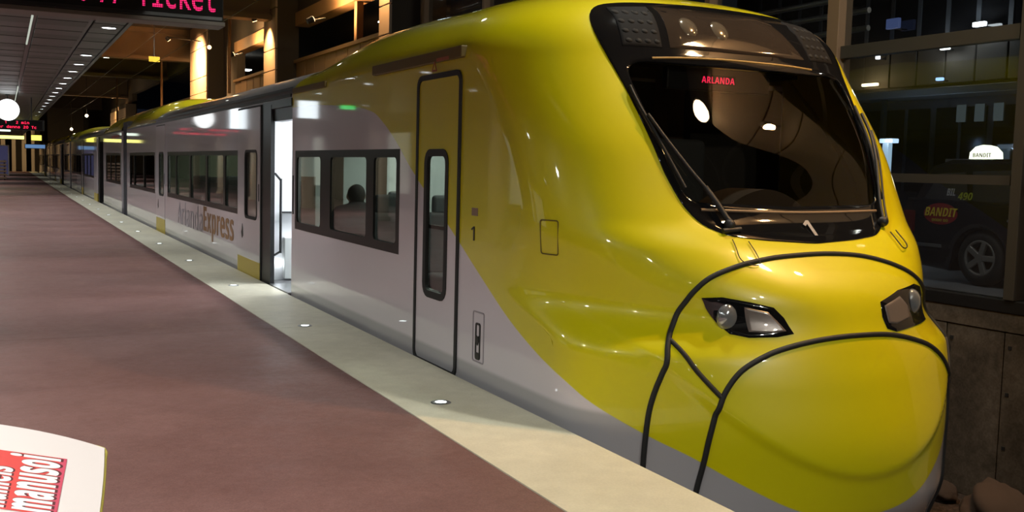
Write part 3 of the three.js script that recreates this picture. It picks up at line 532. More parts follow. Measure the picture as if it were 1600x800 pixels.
  const ledT = canvasTex(512, 96, (c, w, h) => { c.fillStyle = '#000'; c.fillRect(0, 0, w, h); c.fillStyle = '#fff'; c.font = 'bold 92px sans-serif'; c.textAlign = 'center'; c.textBaseline = 'middle'; c.save(); c.translate(w / 2, h / 2 + 4); const q = c.measureText('ARLANDA').width; c.scale(490 / q, 1); c.fillText('ARLANDA', 0, 0); c.restore(); c.fillStyle = 'rgba(0,0,0,0.45)'; for (let i = 0; i < w; i += 13) c.fillRect(i, 0, 4, h); for (let j = 0; j < h; j += 12) c.fillRect(0, j, w, 3); });
  const disp = part('destination_display', bx(XC - 0.55, XC + 0.3, 2.05, 2.2, -5.66, -5.6, 0.01), M.black, car1);
  part('led_text', new THREE.PlaneGeometry(0.285, 0.062).translate(XC - 0.14, 2.125, -5.597), new THREE.MeshStandardMaterial({ color: 0, roughness: 0.8, emissive: rgb(1, 0.02, 0.1), emissiveMap: ledT, emissiveIntensity: 2.6 }), disp);
  // running gear
  const bog = (z) => { const b = part('bogie', bx(XC - 0.9, XC + 0.9, -0.75, -0.62, z - 1.5, z + 1.5), M.darkMetal, car1); for (const dz of [-1.1, 1.1]) for (const s of [-1, 1]) part('wheel', new THREE.CylinderGeometry(0.34, 0.34, 0.12, 24).rotateZ(Math.PI / 2).translate(XC + s * 0.75, BASE + 0.34, z + dz), M.metal, b); };
  bog(-8.5); bog(-26.5);
  const bel = []; for (let k = 0; k < 9; k++) bel.push(bx(XS + 0.05 + (k % 2) * 0.03, XC + W0 - 0.05 - (k % 2) * 0.03, -0.6, 2.5 - (k % 2) * 0.03, G1 - 0.15 * (k + 1), G1 - 0.15 * k));
  part('gangway_bellows', bel, M.bellows ??= mat([0.07, 0.07, 0.085], 0.7), car1);
}
// ---- following cars
const car2 = thing('train_car', 'second white train car with an open doorway, behind the dark bellows of the front car', 'train car', [XC, BASE, -43]);
{
  const A = -54.2, B = -30.58, box = ([a, b, c, d]) => [[a, c], [b, c], [b, d], [a, d]];
  const ws = [[-35.4, -30.85], [-45.6, -38.6], [-53.8, -47.2]], dr = [[-38.1, -36.4, 1], [-47.0, -45.8, 0]];
  part('body_side', liveryUV(plate([[A, -0.7], [B, -0.7], [B, YR], [A, YR]], [...ws.map(([a, b]) => box([a, b, 0.772, 1.648])), ...dr.map(([a, b]) => box([a, b, -0.06, 2.22]))], XS, 0.05)), M.paint, car2);
  part('body_side', liveryUV(bx(XC + W0 - 0.05, XC + W0, -0.7, YR, A, B)), M.paint, car2);
  const hump = [], hump2 = []; for (let k = 0; k <= 20; k++) { const t = k / 20; hump.push([B - 5.6 * t, RF + 0.34 * sstep(0, 0.2, t) * sstep(1, 0.7, t)]); hump2.push([A + 5.2 * (1 - t), RF + 0.34 * sstep(1, 0.8, t) * sstep(0, 0.3, t)]); }
  part('roof_hump', roofSkin(hump), M.yellow, car2); part('roof_hump', roofSkin(hump2), M.yellow, car2);
  part('roof', roofSkin([[B - 5.6, RF], [A + 5.2, RF]]), M.grey, car2);
  part('gutter', bx(XS - 0.012, XS + 0.03, YR - 0.015, YR + 0.02, A, B), M.darkMetal, car2);
  part('marker_strip', bx(XS - 0.005, XS + 0.01, 2.1, 2.17, -33.4, -31.2), mat([0.3, 0.03, 0.04], 0.5), car2, 'thin red strip above the windows');
  ws.forEach(([a, b]) => { const n = Math.max(2, Math.round((b - a) / 1.8)), d = (b - a) / n, panes = []; for (let k = 0; k < n; k++) panes.push([a + d * k + 0.08, a + d * (k + 1) - 0.08]);
    const f = part('window_band', plate(box([a, b, 0.762, 1.658]), panes.map(([p, q]) => box([p, q, 0.84, 1.59])), XS - 0.002, 0.02), M.frit, car2); for (const [p, q] of panes) part('window_pane', plate(box([p, q, 0.84, 1.59]), [], XS + 0.012, 0.006), M.glassTint, f); });
  dr.forEach(([a, b, open]) => {
    if (open) { part('door_portal', [bx(XS - 0.02, XS + 0.25, -0.05, 2.22, a, a + 0.35), bx(XS, XS + 0.25, 2.05, 2.22, a, b), bx(XS + 0.9, XS + 0.95, 0, 2.2, a, b)], M.black, car2);
      const d = part('door', bx(XS - 0.065, XS - 0.025, 0.27, 2.2, a - 1.4, a - 0.05, 0.01), M.white, car2); part('kick_panel', bx(XS - 0.065, XS - 0.025, -0.05, 0.268, a - 1.4, a - 0.05, 0.01), M.kick, d); }
    else { const d = part('door', bx(XS - 0.004, XS + 0.03, 0.27, 2.2, a + 0.03, b - 0.03), M.white, car2); part('kick_panel', bx(XS - 0.006, XS + 0.03, -0.05, 0.268, a + 0.03, b - 0.03), M.kick, d); part('door_window', bx(XS - 0.008, XS, 0.77, 1.64, a + 0.4, b - 0.25), M.gloss, d); part('door_seal', ring(a, b, -0.06, 2.22, 0.03, 0.035, XS - 0.012, 0.03), M.rubber, d); }
  });
  part('interior_floor', bx(XS + 0.06, XC + W0 - 0.06, -0.1, 0, A, B), M.innerDark, car2);
  part('interior_ceiling', bx(XS + 0.06, XC + W0 - 0.06, 2.2, 2.24, A, B), M.inner, car2);
  part('partition', [bx(XS + 0.06, XC + W0 - 0.06, 0, 2.2, -36.1, -36), bx(XS + 0.06, XC + W0 - 0.06, 0, 2.2, -46, -45.9)], M.brown, car2);
  for (let k = 0; k < 5; k++) part('seat', bx(3.2, 5.6, 0.3, 1.15, -39.6 - 1.3 * k, -39.4 - 1.3 * k, 0.04), M.seat, car2);
  const b1 = (z) => { const b = part('bogie', bx(XC - 0.9, XC + 0.9, -0.75, -0.62, z - 1.5, z + 1.5), M.darkMetal, car2); for (const dz of [-1.1, 1.1]) for (const s of [-1, 1]) part('wheel', new THREE.CylinderGeometry(0.34, 0.34, 0.12, 20).rotateZ(Math.PI / 2).translate(XC + s * 0.75, BASE + 0.34, z + dz), M.metal, b); };
  b1(-33.5); b1(-51.3);
  const bel = []; for (let k = 0; k < 9; k++) bel.push(bx(XS + 0.05 + (k % 2) * 0.03, XC + W0 - 0.05 - (k % 2) * 0.03, -0.6, 2.5 - (k % 2) * 0.03, A - 0.15 * (k + 1), A - 0.15 * k));
  part('gangway_bellows', bel, M.bellows, car2);
}
copy(car2, 0, 0, -25.0, 'third white train car, far along the platform behind the second');
copy(car2, 0, 0, -50.0, 'last white train car at the far end of the platform');
// rails
for (const s of [-1, 1]) solo('rail', [bx(XC + s * 0.75 - 0.035, XC + s * 0.75 + 0.035, -1.04, -1.0, -112, -4.4), bx(XC + s * 0.75 - 0.012, XC + s * 0.75 + 0.012, -1.16, -1.04, -112, -4.4), bx(XC + s * 0.75 - 0.07, XC + s * 0.75 + 0.07, -1.2, -1.16, -112, -4.4)], M.darkMetal, s < 0 ? 'steel rail under the train on the platform side' : 'steel rail under the train on the wall side', 'rail');

// ================================================================ PERSON seen through the first window
function blob(bones, res, k = 0.03) { // smooth union of tapered capsules, meshed
  const b = new THREE.Box3(); for (const [a, c, r, s] of bones) { const m = Math.max(r, s) + 0.05; b.expandByPoint(V(...a).subScalar(m)).expandByPoint(V(...a).addScalar(m)).expandByPoint(V(...c).subScalar(m)).expandByPoint(V(...c).addScalar(m)); }
  const ctr = b.getCenter(V(0, 0, 0)), sz = b.getSize(V(0, 0, 0)), half = Math.max(sz.x, sz.y, sz.z) / 2 * 1.06, n = Math.ceil(2 * half / res);
  const mc = new MarchingCubes(n, M.seat, false, false, 200000); mc.isolation = 0; const p = V(0, 0, 0), q = V(0, 0, 0), e = V(0, 0, 0);
  for (let z = 0; z < n; z++) for (let y = 0; y < n; y++) for (let x = 0; x < n; x++) {
    p.set(ctr.x + (x - n / 2) / (n / 2) * half, ctr.y + (y - n / 2) / (n / 2) * half, ctr.z + (z - n / 2) / (n / 2) * half);
    let s = 0; for (const [a, c, r, r2] of bones) { q.set(...a); e.set(c[0] - a[0], c[1] - a[1], c[2] - a[2]); const l = e.lengthSq(), t = l ? Math.min(Math.max(p.clone().sub(q).dot(e) / l, 0), 1) : 0; const d = p.distanceTo(q.addScaledVector(e, t)) - (r + (r2 - r) * t); s += Math.exp(-d / k); }
    mc.field[x + y * n + z * n * n] = s > 1e-30 ? Math.log(s) * k : -1;
  }
  mc.update(); const g = new THREE.BufferGeometry(), c = mc.count;
  const pos = mc.positionArray.slice(0, c * 3), nor = mc.normalArray.slice(0, c * 3); for (let i = 0; i < c * 3; i += 3) { pos[i] = pos[i] * half + ctr.x; pos[i + 1] = pos[i + 1] * half + ctr.y; pos[i + 2] = pos[i + 2] * half + ctr.z; }
  g.setAttribute('position', new THREE.Float32BufferAttribute(pos, 3)); g.setAttribute('normal', new THREE.Float32BufferAttribute(nor, 3)); return g;
}
{
  const X = 3.37, Z = -10.5, per = thing('person', 'person in a dark jacket with short dark hair, seated behind the train window', 'person', [X, 0, Z]);
  const J = (x, y, z) => [X + x, y, Z - z];
  const skin = mat([0.42, 0.26, 0.18], 0.6), coat = mat([0.03, 0.03, 0.033], 0.9);
  const body = part('body', [
    blob([[J(0, 1.0, -0.02), J(0, 1.1, 0.03), 0.055, 0.06], [J(0, 1.17, 0.06), J(0, 1.2, 0.05), 0.085, 0.09], [J(0, 1.11, 0.1), J(0, 1.13, 0.09), 0.06, 0.07], [J(0, 1.15, 0.155), J(0, 1.12, 0.165), 0.012, 0.018], [J(-0.085, 1.15, 0.05), J(-0.088, 1.17, 0.045), 0.016, 0.016], [J(0.085, 1.15, 0.05), J(0.088, 1.17, 0.045), 0.016, 0.016]], 0.008, 0.012),
    blob([[J(-0.165, 1.0, 0.55), J(-0.175, 1.07, 0.57), 0.032, 0.036], ...[[-0.03, 0.08, 0.02], [-0.01, 0.095, 0.03], [0.01, 0.09, 0.035], [0.03, 0.075, 0.035]].map(([dx, dy, dz]) => [J(-0.175 + dx * 0.8, 1.1, 0.57), J(-0.175 + dx * 1.3, 1.1 + dy, 0.57 + dz), 0.009, 0.008]), [J(-0.15, 1.05, 0.57), J(-0.115, 1.1, 0.59), 0.011, 0.009]], 0.004, 0.004),
    blob([[J(0.14, 0.5, 0.4), J(0.12, 0.51, 0.47), 0.035, 0.03]], 0.008, 0.01)], skin, per);
  part('jacket', blob([[J(0, 0.52, 0), J(0, 0.86, -0.03), 0.15, 0.17], [J(-0.17, 0.965, -0.02), J(0.17, 0.965, -0.02), 0.09, 0.09], [J(-0.08, 0.93, -0.01), J(0.08, 0.93, -0.01), 0.13, 0.13], [J(0, 1.04, -0.01), J(0, 1.07, 0.02), 0.08, 0.07], [J(-0.2, 0.955, -0.02), J(-0.15, 0.75, 0.27), 0.07, 0.055], [J(-0.15, 0.75, 0.27), J(-0.163, 0.98, 0.53), 0.055, 0.042], [J(0.2, 0.955, -0.02), J(0.24, 0.62, 0.1), 0.07, 0.055], [J(0.24, 0.62, 0.1), J(0.14, 0.52, 0.37), 0.055, 0.042]], 0.014, 0.03), coat, body);
  part('trousers', blob([[J(-0.09, 0.54, 0.02), J(-0.11, 0.53, 0.42), 0.1, 0.07], [J(-0.11, 0.53, 0.42), J(-0.11, 0.1, 0.45), 0.07, 0.05], [J(0.09, 0.54, 0.02), J(0.11, 0.53, 0.42), 0.1, 0.07], [J(0.11, 0.53, 0.42), J(0.11, 0.1, 0.45), 0.07, 0.05]], 0.014, 0.02), mat([0.02, 0.022, 0.03], 0.9), body);
  part('shoe', [bx(X - 0.16, X - 0.06, 0, 0.1, Z - 0.64, Z - 0.38, 0.035), bx(X + 0.06, X + 0.16, 0, 0.1, Z - 0.64, Z - 0.38, 0.035)], M.rubber, body);
  part('hair', blob([[J(-0.01, 1.195, 0.02), J(0.01, 1.205, 0.06), 0.088, 0.088], [J(0, 1.13, 0), J(0, 1.17, 0.01), 0.07, 0.082]], 0.008, 0.012), mat([0.02, 0.016, 0.013], 0.8), body);
  const st = thing('passenger_seat', 'dark seat carrying the seated person behind the train window', 'seat', [X, 0, Z]);
  part('cushion', bx(X - 0.22, X + 0.22, 0.3, 0.42, Z - 0.3, Z + 0.16, 0.04), M.seat, st); part('seat_base', bx(X - 0.12, X + 0.12, 0, 0.3, Z - 0.2, Z + 0.05), M.darkMetal, st);
}

// ================================================================ SIGNS AND PLATFORM THINGS
const dots = (c, w, h, s) => { c.fillStyle = 'rgba(0,0,0,0.5)'; for (let i = 0; i < w; i += s) c.fillRect(i, 0, s * 0.34, h); for (let j = 0; j < h; j += s) c.fillRect(0, j, w, s * 0.34); };
{
  const t = thing('led_sign', 'near black sign with red dot letters hanging at the top left', 'display sign', [0.2, 2.65, -9.1]);
  part('case', bx(-1.3, 1.69, 2.67, 3.17, -9.25, -9.0, 0.015), M.black, t); part('frame', bx(-1.31, 1.7, 2.635, 2.672, -9.26, -8.985, 0.006), mat([0.13, 0.115, 0.1], 0.5, 0.3), t);
  const tx = canvasTex(2048, 256, (c, w, h) => { c.fillStyle = '#000'; c.fillRect(0, 0, w, h); c.fillStyle = '#fff'; c.textBaseline = 'alphabetic'; const put = (s, x, wd) => { c.save(); c.font = 'bold 215px monospace'; const q = c.measureText(s).width; c.translate(x - 34, 218); c.scale(wd / q, 1.18); c.fillText(s, 0, 0); c.restore(); }; put('Extra 0', 455, 620); put('77', 1130, 185); put('Ticket', 1420, 620); dots(c, w, h, 15); });
  part('led_text', new THREE.PlaneGeometry(2.12, 0.30).translate(0.62, 2.862, -8.996), new THREE.MeshStandardMaterial({ color: 0, roughness: 0.9, emissive: rgb(1, 0.02, 0.16), emissiveMap: tx, emissiveIntensity: 1.5 }), t);
  part('hanger', [bar(V(-0.9, 3.17, -9.12), V(-0.9, CAN, -9.12), 0.02), bar(V(1.2, 3.17, -9.12), V(1.2, CAN, -9.12), 0.02)], M.darkMetal, t);
  const f = thing('led_sign', 'far black sign with two rows of small red letters under the round globe lamp', 'display sign', [0, 2.3, -35]);
  part('case', bx(-1.6, 1.16, 2.29, 2.61, -35.1, -35, 0.01), M.black, f);
  const tf = canvasTex(1024, 128, (c, w, h) => { c.fillStyle = '#000'; c.fillRect(0, 0, w, h); c.fillStyle = '#fff'; c.font = 'bold 50px monospace'; c.fillText('mot centralen   1   2 min', 130, 50); c.fillText('nästa 10er denna 20 Tc', 300, 112); });
  part('led_text', new THREE.PlaneGeometry(2.6, 0.28).translate(-0.2, 2.45, -34.996), new THREE.MeshStandardMaterial({ color: 0, roughness: 0.9, emissive: rgb(1, 0.02, 0.08), emissiveMap: tf, emissiveIntensity: 1.6 }), f);
  part('hanger', [bar(V(-1, 2.61, -35.05), V(-1, CAN, -35.05), 0.02), bar(V(0.8, 2.61, -35.05), V(0.8, CAN, -35.05), 0.02)], M.darkMetal, f);
}
{ const t = thing('globe_lamp', 'round glowing white globe lamp hanging under the canopy at the far left', 'lamp', [0.15, 2.85, -34]);
  part('globe', new THREE.SphereGeometry(0.315, 32, 20).translate(0.14, 2.85, -34), glow([0.97, 1, 1], 2.2), t);
  part('stem', bar(V(0.14, 3.15, -34), V(0.14, CAN, -34), 0.012), M.darkMetal, t); part('canopy_rose', cyl(0.14, CAN - 0.015, -34, 0.06, 0.03), M.darkMetal, t); point(0.14, 2.85, -34, [0.97, 1, 1], 8, 10); }
// hanging light boxes and signs further along the platform
function lightBox(name, x0, x1, y0, y1, z, m, label, cat = 'sign') { const t = thing(name, label, cat, [(x0 + x1) / 2, y0, z]); part('case', bx(x0 - 0.03, x1 + 0.03, y0 - 0.03, y1 + 0.03, z - 0.12, z - 0.01, 0.01), M.darkMetal, t); part('face', bx(x0, x1, y0, y1, z - 0.012, z, 0.004), m, t); part('hanger', [bar(V(x0 + 0.1, y1, z - 0.06), V(x0 + 0.1, CAN, z - 0.06), 0.012), bar(V(x1 - 0.1, y1, z - 0.06), V(x1 - 0.1, CAN, z - 0.06), 0.012)], M.darkMetal, t); return t; }
lightBox('light_box', -0.9, 1.0, 2.38, 2.55, -60, glow([1, 0.95, 0.25], 1.8), 'long yellow lit sign beyond the far red sign');
lightBox('light_box', 1.35, 1.85, 2.35, 2.62, -60.5, glow([1, 0.9, 0.12], 1.6), 'small round-ended yellow lit sign to the right of the long one');
lightBox('light_box', -0.5, 0.35, 2.72, 2.86, -58, glow([0.85, 1, 0.85], 1.6), 'small greenish white lit sign just under the far red sign');
lightBox('light_box', 1.1, 2.1, 1.95, 2.15, -63, glow([0.2, 0.4, 0.75], 0.5), 'dim blue screen hanging below the yellow signs');
for (const [x0, x1, y0, y1, z, l] of [[-1.15, -0.65, 2.62, 3.05, -25.3, 'nearer'], [-1.2, -0.6, 2.55, 3.2, -33.6, 'farther']]) {
  lightBox('light_box', x0, x1, y0, y1, z, glow([0.85, 0.95, 1], 3.5), `${l} of the two white light boxes left of the frame, mirrored in the train side`);
}
lightBox('exit_sign', -0.55, -0.25, 2.62, 2.7, -20.4, glow([0.05, 1, 0.2], 2), 'small green exit sign mirrored in the train side');
// platform wall side: columns and lit shop fronts that the train mirrors
for (let k = 0; k < 8; k++) solo('platform_column', [cyl(-3.2, CAN / 2, -4 - 7.5 * k, 0.22, CAN, 28), cyl(-3.2, 0.06, -4 - 7.5 * k, 0.28, 0.12, 28)], M.pier, `round pale platform column left of the frame, ${ORD[k]} from the front`, 'column');
for (let k = 0; k < 4; k++) {
  const z = -14 - 11 * k, t = thing('shop_window', `lit shop window in the left wall, ${ORD[k]} from the front`, 'shop window', [-6.9, 0.5, z]);
  part('frame', bx(-6.98, -6.9, 0.45, 2.75, z - 2.05, z + 2.05), M.darkMetal, t); for (const d of [-1, 0, 1]) part('pane', bx(-6.9, -6.87, 0.52, 2.68, z + d * 1.34 - 0.62, z + d * 1.34 + 0.62), M.shop ??= glow([0.8, 0.85, 0.7], 0.5), t);
}
// far end: pale pillars, screen wall, stack by the platform end
[[0.74, 1.1], [1.62, 2.02], [2.46, 2.76], [-0.2, 0.2]].forEach(([a, b], i) => solo('end_pillar', bx(a, b, 0, 4.6, -111.2, -110.8, 0.03), M.pier, ['first pale pillar at the platform end, from the left', 'second pale pillar at the platform end, from the left', 'third pale pillar at the platform end, beside the last car', 'pale pillar at the platform end cut by the left edge'][i], 'pillar'));
{ const t = thing('end_spotlight', 'warm lamp over the pillars at the platform end', 'spotlight', [1.4, CAN - 0.2, -104]); part('housing', cyl(1.4, CAN - 0.1, -104, 0.1, 0.2), M.darkMetal, t); part('lens', cyl(1.4, CAN - 0.205, -104, 0.09, 0.01), M.warmLamp, t); spot(1.4, CAN - 0.22, -104, [1.4, 1.0, -111], [1, 0.75, 0.4], 90, 1.0, 3); }
{ const t = thing('bench_stack', 'dark slatted stack standing on the far platform at the left edge', 'stack', [-0.2, 0, -70]); for (let k = 0; k < 6; k++) part('slat', bx(-0.75, 0.18, 0.08 + 0.2 * k, 0.2 + 0.2 * k, -70.5, -69.8, 0.02), M.brown, t); part('post', [bx(-0.7, -0.6, 0, 1.25, -70.2, -70.1), bx(0.02, 0.1, 0, 1.25, -70.2, -70.1)], M.darkMetal, t); }
{ const t = thing('glass_door', 'narrow bright framed doorway on the far platform above the stack', 'door', [0.2, 0, -86]); part('frame', ring(0, 0.9, 0.02, 2.3, 0.02, 0.08, 0, 0.1).rotateY(-Math.PI / 2).translate(0.4, 0, -86), M.metal, t); part('pane', bx(-0.42, 0.32, 0.1, 2.22, -86.04, -86.02), glow([0.25, 0.25, 0.6], 0.1), t); }
// catenary masts and wires over the track
const mast = (x, z, y0, y1, label) => { const t = thing('catenary_post', label, 'post', [x, y0, z]); part('post', bar(V(x, y0, z), V(x, y1, z), 0.05, 12), M.board, t); part('arm', [bar(V(x, y1 - 0.9, z), V(x - 2.2, y1 - 0.8, z), 0.025), bar(V(x, y1 - 0.4, z), V(x - 2.0, y1 - 0.8, z), 0.02)], M.darkMetal, t); part('insulator', cyl(x - 0.5, y1 - 0.86, z, 0.06, 0.16, 12), M.brown, t); };
mast(6.3, -32.6, 3.6, 6.9, 'slim hanging catenary post lit orange beside the second pier');
mast(6.2, -47, 3.6, 6.9, 'slim catenary post right behind the yellow roof hump');
mast(5.6, -60, 3.4, 6.9, 'thin distant catenary post left of the wide pale pier');
solo('contact_wire', [bar(V(4.43, 4.6, -110), V(4.43, 4.6, 14), 0.008, 6), bar(V(4.43, 5.5, -110), V(4.43, 5.5, 14), 0.008, 6)], M.darkMetal, 'pair of thin overhead wires above the train', 'wire');
{ const t = thing('hanging_sign', 'small yellow board hanging under the roof beams above the distant track', 'sign', [4.6, 4.75, -36.8]); part('board', bx(4.45, 4.8, 4.78, 4.96, -36.83, -36.8, 0.005), mat([0.5, 0.33, 0.02], 0.5), t); part('rod', bar(V(4.62, 4.96, -36.81), V(4.62, 6.9, -36.81), 0.012), M.darkMetal, t); point(4.2, 5.3, -36, [1, 0.8, 0.4], 0.4, 1); }
for (const [x, y, z, l] of [[4.6, 4.05, -68, 'bright distant lamp hanging over the track near the platform end'], [4.4, 3.5, -80, 'smaller distant lamp just above the far train roof']]) { const t = thing('track_lamp', l, 'lamp', [x, y, z]); part('bulb', new THREE.SphereGeometry(0.09, 14, 10).translate(x, y, z), glow([1, 0.75, 0.45], 14), t); part('stem', bar(V(x, y + 0.08, z), V(x, 6.9, z), 0.015), M.darkMetal, t); point(x, y, z, [1, 0.7, 0.4], 8, 4); }

// leaflet board in the foreground
{
  const t = thing('leaflet_board', 'white board with yellow edge and red printed lettering in the near lower left corner', 'board', [-0.05, 0, -1.85]);
  const top = [[-0.62, -0.28], [-0.5, -0.295], [-0.2, -0.28], [-0.015, -0.245], [0.155, -0.045], [0.16, -0.02]];
  // outline in board coordinates: u to the right, v towards the viewer
  const s = new THREE.Shape(); s.moveTo(-0.6, 0.5); s.lineTo(-0.6, -0.13); s.quadraticCurveTo(-0.2, -0.11, 0.0, 0.0); s.quadraticCurveTo(0.02, 0.2, -0.015, 0.5); s.closePath();
  const lay = (g) => g.rotateX(Math.PI / 2).scale(1, 1, 1);
  const tilt = new THREE.Matrix4().makeRotationY(-0.2).multiply(new THREE.Matrix4().makeRotationX(0.5)), place = (g) => g.applyMatrix4(tilt).translate(0.15, 1.0, -1.866);
  part('panel', place(new THREE.ExtrudeGeometry(s, { depth: 0.018, bevelEnabled: false, curveSegments: 20 }).rotateX(Math.PI / 2)), mat([0.8, 0.7, 0.68], 0.4), t);
  part('edge_trim', place(new THREE.TubeGeometry(new THREE.CatmullRomCurve3(s.getPoints(20).slice(1, -1).map((p) => V(p.x, -0.006, p.y))), 120, 0.004, 6)), mat([0.7, 0.6, 0.12], 0.4), t);
  const pr = canvasTex(1024, 1024, (c, w, h) => {
    c.fillStyle = '#dc4540'; c.fillRect(0, 0, w, h); c.fillStyle = '#cf4a62'; c.fillRect(0, h - 60, w, 60); c.strokeStyle = '#5a1a20';
    const put = (sx, x, y, wd, hs) => { c.save(); c.font = 'bold 300px sans-serif'; const q = c.measureText(sx).width; c.translate(x, y); c.scale(wd / q, hs); c.lineWidth = 26; c.strokeText(sx, 6, 6); c.fillStyle = '#f4efec'; c.lineWidth = 14; c.fillText(sx, 0, 0); c.strokeStyle = '#f4efec'; c.lineWidth = 12; c.strokeText(sx, 0, 0); c.restore(); };
    put('manusoi', 15, h - 60, 1000, 1.75); put('hamels', 15, h - 425, 720, 1.3);
  });
  part('print', place(new THREE.PlaneGeometry(0.128, 0.2).rotateX(-Math.PI / 2).rotateY(Math.PI / 2).translate(-0.157, 0.001, 0.088).applyMatrix4(new THREE.Matrix4().set(1, 0, 0, 0, 0, 1, 0, 0, 0.27, 0, 1, 0.0154, 0, 0, 0, 1))), new THREE.MeshStandardMaterial({ map: pr, roughness: 0.5 }), t);
  part('post', bar(V(-0.15, 0, -1.6), V(-0.15, 0.86, -1.6), 0.03, 16), M.metal, t); part('foot', cyl(-0.15, 0.01, -1.6, 0.2, 0.02, 32), M.darkMetal, t);
}
// stones beside the track
for (const [x, z, r, l] of [[6.95, -5.3, 0.25, 'large brown rock on the track bed at the lower right corner'], [7.1, -5.95, 0.12, 'small dark stone behind the large rock beside the low wall'], [6.72, -6.1, 0.1, 'small stone between the train front and the low wall']]) {
  const g = mergeVertices(new THREE.IcosahedronGeometry(r, 5).deleteAttribute('uv').deleteAttribute('normal')), p = g.attributes.position; for (let i = 0; i < p.count; i++) { const v = V(p.getX(i), p.getY(i), p.getZ(i)), n = 0.7 + 0.42 * vnoise(v.x / r * 1.9 + 9, v.y / r * 1.7 + v.z / r * 1.6 + 9, 64) + 0.2 * vnoise(v.x / r * 5 + 20, v.y / r * 5 + v.z / r * 4 + 20, 64); p.setXYZ(i, v.x * n * 1.15, v.y * n * 0.8, v.z * n); } g.computeVertexNormals();
  solo('rock', g.translate(x, -1.2 + r * 0.55, z), mat([0.055, 0.034, 0.023], 0.95), l, 'rock');
}

